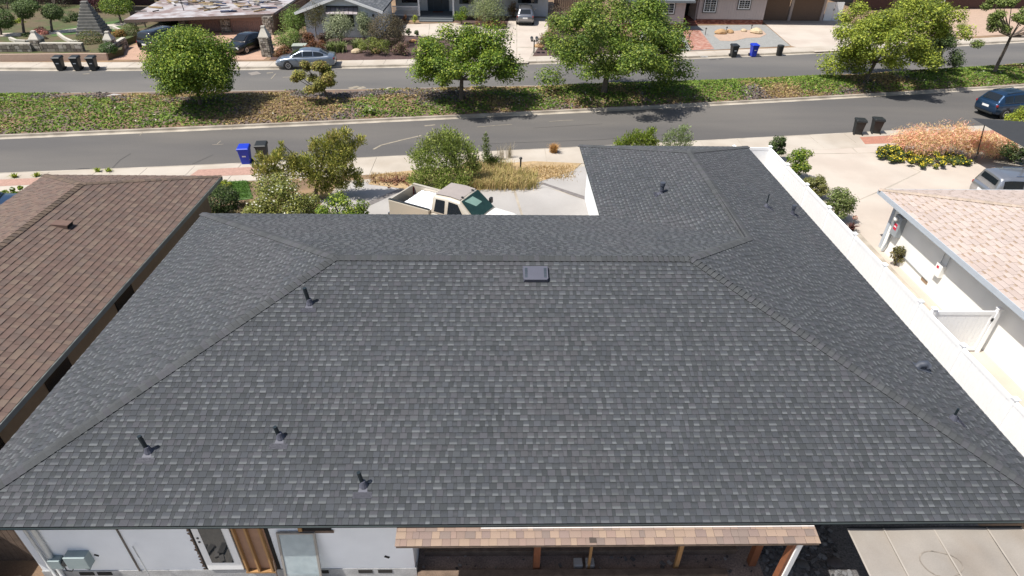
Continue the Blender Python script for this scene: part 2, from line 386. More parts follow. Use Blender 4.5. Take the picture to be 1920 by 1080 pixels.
gv = RP(1727, 690, *RPL)
g = MB().tube([gv+(-.1, .02, .02), gv+(-.06, 0, .13), gv+(.06, -.02, .16), gv+(.14, -.03, .08)], [.08, .10, .10, .09], 10)
gg = tag(g.build('gooseneck_vent', M_flashd, house, smooth=True), 'dark gooseneck exhaust vent')
sq = nrm((PT, 0, 1)); MB().add([gv+np.array(d) for d in ((-.2, -.16, .2*PT+.014), (.24, -.16, -.24*PT+.014), (.24, .16, -.24*PT+.014), (-.2, .16, .2*PT+.014))], [(0, 1, 2, 3)]).build('flashing', M_flashd, gg)
# low box vent below the ridge
bv = unear(1004, 516); un_ = nrm((0, 1, PT)); nn = nrm(nN)
def onr(dx, du, h): return bv+np.array((1, 0, 0))*dx+un_*du+nn*h
m = MB()
V = [onr(*a) for a in ((-.33, -.24, .0), (.33, -.24, .0), (.35, .25, 0), (-.35, .25, 0), (-.29, -.24, .11), (.29, -.24, .11), (.33, .25, .085), (-.33, .25, .085), (-.33, -.19, .11), (.33, -.19, .11))]
m.add(V, [(0, 1, 5, 4), (4, 5, 9, 6, 7, 8), (1, 2, 6, 9), (1, 9, 5), (2, 3, 7, 6), (3, 0, 8, 7), (0, 4, 8)])
bxv = tag(m.build('box_vent', M_flash, house), 'square grey low-profile attic vent with side louvres')
for s in (-1, 1):
    l = MB()
    for k in range(6):
        t = -.16+k*.058; l.add([onr(s*.22, t, .112-.02*(t+.24)), onr(s*.29, t, .112-.02*(t+.24)), onr(s*.29, t+.04, .112-.02*(t+.24)), onr(s*.22, t+.04, .112-.02*(t+.24))], [(0, 1, 2, 3)])
    l.build('louvre', mk('louvre_dark', (.03, .045, .06)), bxv)
# ---- rear wall fittings
def W(u, v, y=OV):
    d = ray(u, v); k = (y-CP[1])/d[1]; return CP+d*k
def wbox(name, mat, u0, v0, u1, v1, t, parent=house, y=OV, proud=.0, bevel=0):
    a, b = W(u0, v0, y), W(u1, v1, y)
    return bx(name, mat, parent, min(a[0], b[0]), max(a[0], b[0]), y-proud-t, y-proud, min(a[2], b[2]), max(a[2], b[2]), bevel)
M_cond = mk('conduit_grey', (.55, .56, .55), rough=.5, var=.12)
M_box = mk('meter_box', lin(150, 166, 168, .8), rough=.5, var=.1)
m = MB()
m.tube([(1.42, OV-.06, HE-.12), (1.40, OV-.06, .75), (1.38, OV-.06, .05)], .045, 8); m.tube([(1.24, OV-.06, HE-.12), (1.22, OV-.06, .05)], .03, 8)
m.build('conduit', M_cond, house, smooth=True)
tag(bx('meter_box', M_box, house, 1.78, 2.25, OV-.2, OV, .72, 1.12, .01), 'grey electric meter cabinet')
bx('junction_box', M_box, house, 1.36, 1.62, OV-.16, OV, .66, .95, .01)
mm = MB().lathe([(.1, 0), (.1, .1), (.06, .13)], (1.66, OV-.02, .8), (0, -1, 0), 12); mm.build('meter', M_black, house)
MB().tube([(1.6, OV-.1, .72), (1.62, OV-.12, .55), (1.72, OV-.12, .5), (1.8, OV-.1, .62), (1.8, OV-.1, .74)], .014, 6).build('cable', M_black, house, smooth=True)
MB().tube([(2.0, OV-.1, .73), (2.04, OV-.12, .62), (2.15, OV-.12, .58), (2.24, OV-.1, .74)], .012, 6).build('cable', M_black, house, smooth=True)
MB().beam((3.12, OV-.012, HE-.15), (3.12, OV-.012, .35), .05, .02).build('wall_strip', mk('stained_strip', lin(130, 120, 112, .7), var=.3), house)
for x in (1.75, 2.15, 6.62, 7.05, 8.05, 8.5): bx('foundation_vent', M_dark, house, x, x+.32, OV-.004-.03, OV-.021, .2, .31)
for p, s in (((2.35, .93), .1), ((8.75, .78), .12)): MB().obox((p[0], OV-.004, p[1]), (s, .006, s*.6), ry=.5).build('wall_hole', M_dark, house)
# opening with half-glazed door, bare studs and plasterboard
bx('opening', M_dark, house, 4.62, 6.3, OV-.012, OV-.004, .36, HE-.14)
dr = tag(bx('door', M_paint, house, 4.70, 5.5, OV-.06, OV-.014, .42, HE-.16, .008), 'white half-glazed door standing in a torn opening')
bx('door_glass', M_glass, dr, 4.86, 5.34, OV-.075, OV-.061, .72, HE-.2)
for z in (1.62, 1.48): MB().lathe([(.028, 0), (.028, .012)], (4.775, OV-.062, z), (0, -1, 0), 10).build('lock_hole', M_black, dr)
bx('plasterboard', mk('brown_paper', lin(176, 138, 112, .75), var=.1), house, 5.56, 6.22, OV-.03, OV-.014, .42, HE-.16)
for x in (5.6, 5.86, 6.16): bx('stud', M_wood, house, x-.022, x+.022, OV-.12, OV-.032, .42, HE-.16)
bx('sole_plate', M_wood, house, 5.56, 6.22, OV-.122, OV-.034, .37, .418)
m = MB()
for k in range(16):
    z = .4+k*.12; m.obox((4.6+.03*rng.random(), OV-.006, z), (.05+.05*rng.random(), .008, .14), ry=rng.random())
m.build('torn_stucco_edge', M_woodd, house)
# high window opening
bx('window_opening', M_dark, house, 6.98, 7.66, OV-.012, OV-.004, 1.78, HE-.14); bx('window_sill', M_woodd, house, 6.95, 7.7, OV-.03, OV-.013, 1.72, 1.80)
bx('trimmer', M_wood, house, 6.96, 7.04, OV-.05, OV-.013, 1.8, HE-.14)
# window sash leaning on the wall
sash = empty('window_sash', (6.5, OV-.32, 0), 0, 'removed glass door panel in a thin metal frame leaning on the wall', 'window')
lean = math.radians(9)
def sv(x, z): return (x, z*math.sin(lean)*1.0, .05+z*math.cos(lean))
m = MB()
for a, b in (((0, 0), (0, 1.75)), ((.78, 0), (.78, 1.75)), ((0, 1.73), (.78, 1.73)), ((0, .02), (.78, .02))): m.beam(sv(*a), sv(*b), .05, .04)
m.build('frame', mk('weathered_aluminium', lin(168, 164, 158, .7), rough=.5, metal=.3), sash)
gm = mk('sash_glass', (.55, .65, .68), rough=.1, var=.15, scale=6)
gm.node_tree.nodes['Principled BSDF'].inputs['Transmission Weight'].default_value = .55
MB().poly([sv(.02, .02), sv(.76, .02), sv(.76, 1.72), sv(.02, 1.72)]).build('pane', gm, sash)
MB().tube([(6.3, OV-.3, .02), (6.26, OV-.12, .85)], .015, 6).build('crowbar', M_woodd, None)
tag(bpy.data.objects['crowbar'], 'rusty iron bar leaning on the wall beside the glass panel', 'bar')
st = MB().tube([(3.75, OV-.5, .02), (3.3, OV-.06, 1.35)], .012, 6).build('pole', M_metal, None); tag(st, 'thin metal pole leaning against the white wall', 'pole')
# ---- old eave strip and shored-up patio opening
pat = empty('patio_roof', (0, 0, 0), 0, 'strip of old orange-tan shingles below the charcoal eave, propped on lumber posts', 'patio roof')
pd = MB(); x0, x1 = 9.2, 17.8
pd.add([(x0, -.36, 2.395), (x1, -.36, 2.395), (x1, .3, 2.53), (x0, .3, 2.53), (x0, -.36, 2.34), (x1, -.36, 2.34), (x1, .3, 2.47), (x0, .3, 2.47)], [(0, 1, 2, 3), (0, 4, 5, 1), (7, 6, 5, 4), (0, 3, 7, 4), (1, 5, 6, 2)])
prf = pd.build('roof', M_woodd, pat)
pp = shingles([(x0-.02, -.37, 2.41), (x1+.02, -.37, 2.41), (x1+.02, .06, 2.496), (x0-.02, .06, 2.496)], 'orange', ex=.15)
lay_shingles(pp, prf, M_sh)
bx('white_flashing', M_paint, pat, 10.9, 17.8, -.03, -.015, 2.49, 2.5)
MB().poly([(13.1, -.33, 2.432), (13.24, -.33, 2.432), (13.24, -.22, 2.452), (13.1, -.22, 2.452)]).build('vent_screen', mk('vent_screen', lin(90, 78, 70, .6)), pat)
for (u0, v0), (u1, v1), w, mt in (((1007, 1022), (1005, 1066), .15, M_woodr), ((1106, 1022), (1103, 1066), .06, M_wood), ((1276, 1018), (1266, 1066), .09, M_wood), ((1418, 1016), (1408, 1056), .16, M_woodr)):
    base = G(u1, v1, .02); MB().beam(base, (base[0], base[1], 2.36), w, w).build('post', mt, pat)
pb = G(1470, 1085, .02); tpb = np.array((17.35, -.15, 2.36))
MB().beam((17.25, -.28, .02), (17.35, -.25, 2.36), .12, .12).build('post', M_woodr, pat); MB().beam((17.36, -.29, .02), (17.46, -.26, 2.36), .1, .14).build('post', M_paint, pat)
dk = lin(94, 84, 78, .55)
M_dirt = mk('dark_dirt', lin(136, 120, 110, 1.0), rough=1, var=.3, scale=2, fine=.35, fscale=25)
M_grav2 = mk('dark_gravel', lin(104, 102, 102, .8), rough=1, var=.3, scale=3, fine=.5, fscale=22, bump=.8, bscale=30)
tag(MB().poly([(-6, -14, .008), (30, -14, .008), (30, -1.0, .008), (9.3, -.6, .008), (9.3, .43, .008), (-.9, .43, .008), (-6, -.4, .008)]).build('rear_bounce_slab', mk('pale_bounce_slab', lin(206, 200, 192, .66), rough=.95, var=.12, scale=1.5, fine=.15, fscale=25), None), kind='structure')  # pale sheet added to bounce light onto the shaded rear wall and patio
tag(MB().poly([(9.35, -1.2, .004), (17.5, -1.2, .004), (17.5, 3.0, .004), (9.35, 3.0, .004)]).build('patio_floor', M_dirt, None), kind='structure')
tag(MB().poly([(17.5, -1.2, .004), (23.5, -1.2, .004), (23.5, 2.3, .004), (17.5, 2.3, .004)]).build('gravel_yard', M_grav2, None), kind='structure')
def timber(lbl, p, q, w, h, mat): return tag(MB().beam(p, q, w, h).build('timber', mat, None, bevel=.004), lbl, 'timber')
timber('long dark floor joist lying deepest under the patio strip', (9.5, 1.02, .1), (17.0, 1.0, .1), .14, .19, M_woodd)
timber('dark sill plank in front of the shoring posts', (9.4, .42, .09), (16.6, .40, .09), .16, .17, M_woodd)
timber('brownish bottom plank along the patio edge', (9.4, .22, .06), (16.2, .2, .06), .07, .1, mk('plank_tan', lin(150, 110, 84, .55), var=.2))
timber('fresh orange plank at the foot of the white wall corner', (9.4, .08, .05), (10.9, .05, .05), .1, .08, mk('plank_orange', lin(226, 160, 110, .62), var=.15))
for i, (u, v, s, l) in enumerate(((1148, 1062, .2, 'grey concrete block beside the thin post'), (1170, 1062, .2, 'second grey concrete block touching the first'))):
    p = G(u-65, v-1, .004); o = MB().box(-.1, .1, -.1, .1, 0, .18).build('concrete_block', M_concg, None, bevel=.01); o.location = p; tag(o, l, 'block')
deb = MB()
for k in range(260):
    x = 9.5+7.8*rng.random(); y = -.3+2.6*rng.random(); s = .02+.07*rng.random()**2
    deb.obox((x, y, .01+s*.2), (s*1.6, s, s*.5), rz=rng.random()*6, c=(lambda g: (g, g*.95, g*.9))(.06+.3*rng.random()**2))
for k in range(700):
    x = 17.6+2*rng.random(); y = -1.5+3.7*rng.random(); s = .03+.05*rng.random()
    deb.obox((x, y, .01+s*.2), (s*1.5, s*1.1, s*.6), rz=rng.random()*6, rx=rng.random()*.5, c=(lambda g: (g, g, g*1.03))(.04+.14*rng.random()))
for k in range(160):
    x = -.8+10*rng.random(); y = -.6+.9*rng.random(); s = .04+.12*rng.random()**2
    deb.obox((x, y, .01+s*.2), (s*2, s, s*.5), rz=rng.random()*6, c=(lambda g: (g*1.05, g, g*.95))(.08+.4*rng.random()**2))
M_attr = mk('mixed_rubble', attr=True, rough=.9, var=.1)
tag(deb.build('rubble', M_attr, None), 'loose rubble, gravel and splinters scattered along the torn-up rear yard', 'rubble', kind='stuff')
for u, v, r, l, c in ((1545, 1020, .07, 'pale round stone lying on the dark gravel', (150, 150, 150)), (1565, 1056, .18, 'large flat dark stone on the gravel beside the awning', (96, 90, 90)), (1503, 1058, .14, 'smaller flat grey stone on the gravel', (100, 98, 98))):
    p = G(u, v, .01); mb = MB(); mb.lathe([(r*.8, 0), (r, r*.15), (r*.7, r*.4), (r*.2, r*.46)], (0, 0, 0), n=9)
    o = mb.build('stone', mk('stone_'+str(u), lin(*c, .6), var=.2), None, smooth=True); o.location = p; o.scale = (1.2, .9, 1); tag(o, l, 'stone')
p = G(1600, 1000, .02); 
# ---- beige awning at the corner
aw = empty('awning', (18.65, .1, 0), 0, 'beige canvas awning with welded seams sagging beside the rear corner', 'awning')
M_canv = mk('beige_canvas', lin(186, 178, 168, .55), rough=.85, var=.09, scale=1.2, fine=.05, fscale=40, tint=lin(172, 162, 150, .58), tscale=.8)
nx, ny = 38, 22
V = []; F = []
for j in range(ny+1):
    for i in range(nx+1):
        fx, fy = i/nx, j/ny; x = fx*3.75+.02*fy; y = -fy*1.75
        sag = -.05*math.sin(math.pi*((fx*3.75-.25) % 1.15)/1.15)*math.sin(math.pi*min(1, fy*1.2))
        z = 2.22-.16*fy+sag*.7-.012*math.sin(fx*9+fy*3)
        rr_ = math.hypot((fx-.42)*3.75/.42, (fy-.42)*1.75/.3)
        z += .012*math.exp(-((rr_-1)/.18)**2)
        V.append((x, y, z)); F += [] if i == nx or j == ny else [(j*(nx+1)+i, j*(nx+1)+i+1, (j+1)*(nx+1)+i+1, (j+1)*(nx+1)+i)]
MB().add(V, F).build('canvas', M_canv, aw, smooth=True)
rg = MB(); rp_ = []
for k in range(41):
    a = 2*math.pi*k/40; wob = 1+.06*math.sin(3*a+1); rp_.append((1.58+.42*wob*math.cos(a), -.78+.27*wob*math.sin(a)))
def cz(x, y):
    i = min(nx, max(0, round(x/3.75*nx))); j = min(ny, max(0, round(-y/1.75*ny))); return V[j*(nx+1)+i][2]+.012
for (xa, ya_), (xb, yb2) in zip(rp_, rp_[1:]): rg.beam((xa, ya_, cz(xa, ya_)), (xb, yb2, cz(xb, yb2)), .022, .004)
rg.build('water_mark', mk('canvas_stain', lin(166, 156, 144, .58), var=.3, scale=6), aw)
for fx in (.0, .205, .49, .8, 1.0): MB().beam((fx*3.75, 0, 2.224), (fx*3.75+.02, -1.75, 2.064), .03, .012).build('seam', mk('seam_pale', lin(198, 189, 177, .6)) if fx == 0 else MATS['seam_pale'], aw)
MB().tube([(0, .02, 2.2), (3.77, .02, 2.2)], .03, 6).build('rail', M_black, aw); MB().tube([(0, -1.75, 2.04), (3.8, -1.75, 2.04)], .03, 6).build('rail', M_black, aw)
for x in (0.05, 3.7): MB().tube([(x, -1.7, 0), (x, -1.7, 2.04)], .03, 6).build('post', M_black, aw)
# ---- dark board fence at the left corner
fe = empty('board_fence', (-.9, .9, 0), 0, 'dark weathered board fence in the gap beside the white wall', 'fence')
for k in range(13): bx('board', M_woodd, fe, k*.14, k*.14+.13, 0, .02, .05, 1.7+.02*rng.random())
bx('rail', M_woodd, fe, 0, 1.82, .02, .06, 1.3, 1.39)
cr = empty('crate', (-.55, -.15, 0), .1, 'pale wooden pallet frame lying by the dark fence', 'pallet')
for k in range(4): bx('slat', mk('pale_slat', lin(200, 176, 156, .62), var=.15) if k == 0 else MATS['pale_slat'], cr, 0, .95, k*.15, k*.15+.09, .1, .125)
for x in (0, .43, .86): bx('bearer', MATS['pale_slat'], cr, x, x+.08, 0, .55, 0, .098)
# ------------------------------------------------------------------ ground, streets, pavements
E1 = [-7.385e-06, 6.4155e-04, .140902, 25.0507]; E2 = [1.7457e-06, 3.7655e-04, .164269, 31.3748]
E3 = [1.02616e-05, 7.3971e-04, .0893875, 38.4247]; E4 = [-2.7897e-06, 1.46334e-03, .108997, 44.9302]
XA, XB = -48, 84
def ev(e, x):
    y = np.polyval(e, np.clip(x, XA, XB))
    return y + (np.clip(x, XA, XB) != x)*(x-np.clip(x, XA, XB))*.14
def sheet(name, lo, hi, z, mat, xs=None, n=90, rows=1, zf=None, kind='structure', parent=None):
    xs = np.linspace(-140, 180, n) if xs is None else xs; V = []; F = []
    for x in xs:
        a, b = lo(x), hi(x)
        for r in range(rows+1):
            f = r/rows; V.append((x, a+(b-a)*f, z if zf is None else zf(x, f)))
    R = rows+1
    for i in range(len(xs)-1):
        for r in range(rows): F.append((i*R+r, (i+1)*R+r, (i+1)*R+r+1, i*R+r+1))
    o = MB().add(V, F).build(name, mat, parent)
    if kind and not parent: tag(o, kind=kind)
    return o
tag(MB().poly([(-900, -900, -.3), (900, -900, -.3), (900, 1500, -.3), (-900, 1500, -.3)]).build('ground', M_soil, None), kind='structure')
f1, f2, f3, f4 = [lambda x, e=e: float(ev(e, x)) for e in (E1, E2, E3, E4)]
sheet('near_yards', lambda x: -120, lambda x: f1(x)-.15, -.004, M_soil)
sheet('far_yards', lambda x: f4(x)+.15, lambda x: 400, -.004, M_soil)
sheet('near_street', lambda x: f1(x)-.02, lambda x: f2(x)+.02, -.12, M_asph)
sheet('far_street', lambda x: f3(x)-.02, lambda x: f4(x)+.02, -.12, M_asph2)
def mound(x, f): return .02+.42*math.sin(math.pi*min(1, max(0, f)))**.8*(.75+.5*float(vnoise(x, 0, .22, 5)))
M_med = mk('median_soil', lin(150, 122, 98, .6), rough=.97, var=.22, scale=1.5, fine=.25, fscale=22, tint=lin(128, 112, 104, .6), tscale=.5)
sheet('median', lambda x: f2(x)+.15, lambda x: f3(x)-.15, 0, M_med, n=200, rows=8, zf=mound)
def kerb(name, f, s, gut=.45):
    "kerb stone with a real step, and its gutter pan; s = +1 when the street lies towards +y"
    xs = np.linspace(-140, 180, 160); V = []; F = []
    for x in xs:
        y = f(x); V += [(x, y-s*.17, -.1), (x, y-s*.17, .012), (x, y-s*.02, .006), (x, y, -.115), (x, y+s*gut, -.113)]
    for i in range(len(xs)-1):
        for k in range(4):
            q = (i*5+k, (i+1)*5+k, (i+1)*5+k+1, i*5+k+1); F.append(q if s < 0 else q[::-1])
    tag(MB().add(V, F).build(name, M_kerb, None), kind='structure')
kerb('near_kerb', f1, 1, .12); kerb('median_near_kerb', f2, -1, .35); kerb('median_far_kerb', f3, 1, .22); kerb('far_kerb', f4, -1, .42)
def slabs(name, f, d0, d1, x0, x1, step, mat, z=.0, th=.06):
    "pavement of separate slabs with open joints, between two distances from a kerb"
    par = tag(sheet(name, lambda x: f(x)+min(d0, d1), lambda x: f(x)+max(d0, d1), z-.012, M_kerb, xs=np.linspace(x0, x1, 60)), kind='structure')
    x = x0
    while x < x1:
        a, b = x+.012, x+step-.012
        P = [(a, f(a)+d0+.01), (b, f(b)+d0+.01), (b, f(b)+d1-.01), (a, f(a)+d1-.01)]
        if d1 < d0: P = [(a, f(a)+d1+.01), (b, f(b)+d1+.01), (b, f(b)+d0-.01), (a, f(a)+d0-.01)]
        MB().prism(P, z-.03, z+.004+.003*rng.random()).build('slab', mat, par); x += step
    return par
slabs('far_pavement', f4, .17, 1.75, -44, 80, 1.83, M_conc, .012)
slabs('near_pavement', f1, -.17, -2.55, -22, 60, 2.4, M_conc, .012)
def patch(name, px, mat, z=.012, parent=None):
    P = [G(u, v, z) for u, v in px]; P = [(p[0], p[1]) for p in P]
    ar = sum(a[0]*b[1]-b[0]*a[1] for a, b in zip(P, P[1:]+P[:1]))
    if ar < 0: P = P[::-1]
    o = MB().prism(P, z-.03, z).build(name, mat, parent)
    if not parent: tag(o, kind='structure')
    return o
# brick verge strips between kerb and pavement
patch('paver_strip', [(-40, 338), (88, 333), (78, 345), (-40, 351)], M_brickp, .026)
patch('paver_strip', [(372, 318), (486, 312), (478, 327), (352, 332)], M_brickp, .026)
patch('paver_strip', [(1612, 257), (1700, 252), (1680, 268), (1622, 270)], M_terra, .026)
patch('paver_strip', [(1800, 248), (1880, 243), (1900, 262), (1820, 264)], M_terra, .026)
# driveway of the re-roofed house, panel by panel
dv = patch('driveway', [(640, 340), (760, 330), (1120, 305), (1130, 430), (560, 430)], M_kerb, .006)
for px in ([(668, 338), (756, 352), (640, 405), (600, 378)], [(760, 353), (800, 358), (960, 352), (985, 430), (600, 430), (640, 407)], [(964, 351), (1070, 318), (1118, 306), (1126, 378), (1014, 348), (1009, 342), (975, 352)], [(1008, 346), (1122, 383), (1126, 430), (989, 430), (966, 354)]):
    patch('slab', px, M_concg, .018, dv)
M_band = mk('tarred_band', lin(140, 134, 132, .62), var=.2, scale=5)
patch('joint_band', [(752, 352), (762, 354), (644, 408), (632, 404)], M_band, .024, dv); patch('joint_band', [(1010, 343), (1018, 342), (1124, 377), (1122, 383)], M_band, .024, dv)
# planted island in that driveway
isl = patch('planting_island', [(690, 345), (712, 326), (800, 316), (1000, 302), (1090, 306), (1075, 320), (1000, 344), (900, 356), (800, 360), (745, 352)], mk('straw_soil', lin(206, 178, 136, .6), rough=.97, var=.18, scale=2, fine=.25, fscale=22), .03)
patch('lawn_patch', [(400, 342), (462, 338), (475, 372), (425, 378), (395, 362)], mk('lawn_green', lin(96, 128, 66, .55), rough=.95, var=.25, scale=6, fine=.3, fscale=30), .02)
# right-hand neighbour's concrete
rd = patch('neighbour_driveway', [(1405, 270), (1610, 262), (1700, 270), (1940, 262), (2300, 400), (2300, 700), (1700, 700)], M_kerb, .004)
M_conc2 = mk('concrete_warm', lin(222, 210, 196, .66), rough=.9, var=.05, scale=.7, fine=.06, fscale=50, tint=lin(212, 198, 184, .66), tscale=.3)
for px in ([(1432, 270), (1588, 268), (1606, 287), (1476, 288), (1440, 284)], [(1591, 268), (1672, 268), (1680, 284), (1640, 286), (1609, 287)], [(1478, 290), (1637, 287), (1725, 322), (1662, 352), (1607, 376), (1530, 342)], [(1640, 288), (1700, 288), (1760, 312), (1850, 307), (1960, 330), (2300, 420), (2200, 500), (1668, 352), (1728, 322)], [(1609, 377), (1665, 353), (2250, 500), (2250, 800), (1930, 780), (1560, 380)]):
    patch('slab', px, M_conc2, .014, rd)
# far side: driveways, paths, beds
patch('terracotta_driveway', [(190, 112), (235, 90), (330, 60), (560, 60), (495, 112)], mk('terracotta', lin(212, 174, 150, .62), rough=.9, var=.08, scale=1.5, fine=.12, fscale=16), .016)
wp = patch('entry_path', [(745, 46), (855, 43), (905, 50), (990, 60), (1000, 100), (990, 118), (940, 118), (880, 82), (815, 70), (755, 66)], M_kerb, .008)
for px in ([(757, 46), (805, 45), (803, 68), (757, 65)], [(807, 45), (851, 44), (804, 68)], [(854, 44), (905, 51), (945, 56), (960, 118), (880, 82), (815, 70), (808, 68)]): patch('slab', px, M_conc2, .02, wp)
fd = patch('grey_suv_driveway', [(948, 58), (955, 33), (1030, 33), (1026, 62), (1005, 95), (990, 118), (938, 119), (946, 100)], M_kerb, .014)
for px in ([(950, 57), (957, 34), (968, 34), (968, 118), (950, 118), (948, 95)], [(970, 34), (1028, 34), (1024, 62), (1004, 88), (970, 88)], [(970, 90), (1003, 90), (988, 117), (970, 118)]): patch('slab', px, M_conc2, .026, fd)
patch('mulch_bed', [(505, 112), (545, 72), (700, 62), (755, 66), (815, 70), (880, 82), (935, 119), (640, 112)], M_mulch, .012)
patch('mulch_bed', [(850, 40), (900, 30), (955, 36), (950, 50), (938, 56), (905, 50)], M_mulch, .012)
patch('mulch_bed', [(990, 95), (1005, 80), (1040, 60), (1200, 70), (1200, 106), (990, 104)], M_mulch, .012)
patch('gravel_bed', [(1200, 60), (1310, 48), (1425, 46), (1436, 47), (1482, 86), (1320, 94), (1200, 98)], M_gravel, .014)
bp = patch('brick_path', [(1278, 54), (1311, 54), (1340, 92), (1297, 94)], mk('brick_mortar', lin(190, 160, 146, .62), var=.1), .02)
M_bk = [mk('path_brick_%d' % i, lin(*c, .64), var=.15, scale=6) for i, c in enumerate(((206, 146, 126), (216, 164, 144), (194, 134, 114), (222, 178, 160)))]
A, B, Cq, Dq = [G(u, v, .02)[:2] for u, v in ((1297, 94), (1340, 92), (1311, 54), (1278, 54))]
brick_me = MB().box(-.105, .105, -.05, .05, 0, .012).mesh('brick')
for r in range(46):
    for c in range(7):
        if rng.random() < .03: continue
        fy = (r+.5)/46; fx = (c+.25+(r % 2)*.5)/7.5
        p = (A*(1-fx)+B*fx)*(1-fy)+(Dq*(1-fx)+Cq*fx)*fy
        if r*7+c < 300:
            o = bpy.data.objects.new('brick', brick_me); COL.objects.link(o); o.parent = bp; o.location = (p[0], p[1], .02); o.rotation_euler = (0, 0, .09); o.scale = (1.55, 1.75, 1)
            if not brick_me.materials: brick_me.materials.append(M_bk[0])
            o.material_slots[0].link = 'OBJECT'; o.material_slots[0].material = M_bk[rng.integers(4)]
gi = patch('gravel_island', [(1338, 66), (1350, 60), (1400, 56), (1430, 57), (1437, 64), (1425, 70), (1400, 71), (1375, 77), (1350, 76)], M_tan, .03)
patch('far_driveway', [(1437, 46), (1428, 38), (1570, 38), (1640, 60), (1640, 92), (1530, 97), (1484, 86)], M_conc2, .016)
patch('dirt_yard', [(1640, 30), (1760, 20), (1960, 8), (1960, 60), (1760, 72), (1640, 84)], M_tan, .010)
patch('stone_pad', [(213, 175.5), (228, 177), (208, 184), (183, 184)], M_concg, .3); patch('stone_pad', [(258, 177), (292, 177), (278, 186), (243, 186)], M_concg, .34)
# street scuffs: pale worn traces and dark patches
M_scuff = mk('worn_paint', lin(176, 166, 148, .6), rough=.95, var=.25, scale=6); M_tar = mk('tar_stain', lin(84, 82, 82, .6), var=.2, scale=4); M_patch = mk('pavement_patch', lin(158, 150, 142, .62), var=.15, scale=3)
def mark(px, mat, w, z=-.112):
    pts = [G(u, v, z)[:2] for u, v in px]; m = MB()
    for a, b in zip(pts, pts[1:]):
        d = nrm(b-a); n = np.array((-d[1], d[0]))*w/2; m.poly([(*(a-n), z), (*(b-n), z), (*(b+n), z), (*(a+n), z)])
    tag(m.build('street_mark', mat, None), kind='structure')
for px, w in (([(398, 271), (412, 271), (419, 270)], .05), ([(407, 270), (414, 264)], .05), ([(433, 244), (438, 238)], .05), ([(262, 254), (268, 247)], .05), ([(796, 236), (816, 234)], .16), ([(700, 280), (715, 272), (735, 267), (755, 262), (790, 254)], .14), ([(895, 238), (930, 235), (960, 233)], .06), ([(1030, 228), (1050, 226), (1075, 225)], .06), ([(508, 148), (517, 138)], .08), ([(655, 166), (672, 162)], .45), ([(670, 166), (684, 163)], .45), ([(728, 165), (735, 164)], .4), ([(500, 137), (512, 136)], .2), ([(155, 139), (168, 138)], .15), ([(530, 145), (548, 144)], .15)): mark(px, M_scuff, w)
for px, w in (([(135, 320), (150, 316), (168, 316)], .07), ([(165, 319), (178, 317)], .14), ([(178, 319), (190, 317)], .1), ([(1330, 112), (1343, 111)], .14), ([(1348, 111), (1357, 110)], .16)): mark(px, M_tar, w)
for px, w in (([(208, 318), (225, 300), (245, 288)], .035), ([(360, 308), (400, 290)], .03), ([(900, 270), (1120, 262), (1300, 248)], .03), ([(1000, 240), (1130, 232)], .02)): mark(px, M_tar, w)
mark([(468, 139), (486, 136)], M_patch, .9)
# ------------------------------------------------------------------ brown neighbour house (left)
bh = empty('house', (0, 0, 0), 0, 'neighbouring house under a brown shingle hip roof beside the charcoal one', 'house')
bx0, bx1, byf, byn, bz, bt = -8.3, -.77, 17.5, -7.0, 2.4, .3
bm_ = (bx0+bx1)/2; bza = bz+bt*(bx1-bx0)/2; bap = (bm_, byf-(bx1-bx0)/2*.88, bza)
bn = (bm_, byn+3.3, bza)
bpl = [((bx1, byn, bz), (bx1, byf, bz), bap, bn), ((bx0, byf, bz), (bx0, byn, bz), bn, bap), ((bx1, byf, bz), (bx0, byf, bz), bap), ((bx0, byn, bz), (bx1, byn, bz), bn)]
m = MB()
for P in bpl: m.poly([(p[0], p[1], p[2]-.006) for p in P])
m.poly([(bx0, byn, bz-.1), (bx0, byf, bz-.1), (bx1, byf, bz-.1), (bx1, byn, bz-.1)])
brf = m.build('roof', M_deck, bh)
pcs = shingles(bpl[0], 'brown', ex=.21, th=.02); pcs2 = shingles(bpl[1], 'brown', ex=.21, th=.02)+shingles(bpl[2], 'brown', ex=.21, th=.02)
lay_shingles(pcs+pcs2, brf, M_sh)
bc = [lin(*c, .62) for c in ((120, 104, 90), (112, 98, 88), (128, 110, 96))]
Q = []; Cc = []
for p, q, a, b in ((bn, bap, (-bt, 0, 1), (bt, 0, 1)), ((bx1, byf, bz), bap, (bt, 0, 1), (0, bt, 1)), ((bx0, byf, bz), bap, (0, bt, 1), (-bt, 0, 1))):
    x, y = caps(brf, M_sh, p, q, a, b, bc, ex=.2, hw=.14, joined=True); Q += x; Cc += y
tag(link('ridge_caps', quads_mesh('ridge_caps', np.array(Q), np.array(Cc)), M_sh, brf), kind='stuff')
M_fasc = mk('grey_green_fascia', lin(150, 158, 152, .66), rough=.6, var=.1)
MB().box(bx1+.002, bx1+.03, byn, byf, bz-.16, bz+.0).build('fascia', M_fasc, bh); MB().box(bx0, bx1, byf+.002, byf+.03, bz-.16, bz).build('fascia', M_fasc, bh)
m = MB(); M_tanw = mk('tan_stucco', lin(168, 148, 124, .66), var=.1, bump=.2); m.box(bx0+.5, bx1-.55, byn+.6, byf-.6, 0, bz-.1); m.build('wall', M_tanw, bh)
for y in (2.2, 5.2, 9.0): tag(bx('window', M_glass, bh, bx1-.545, bx1-.52, y, y+1.1, .9, 1.9))
p = np.array((-3.75, 11.35, bz+bt*(bx1+3.75)))
v = MB(); d = np.array((1, 0, -bt)); d = d/np.linalg.norm(d); n = nrm((bt, 0, 1))
V = []
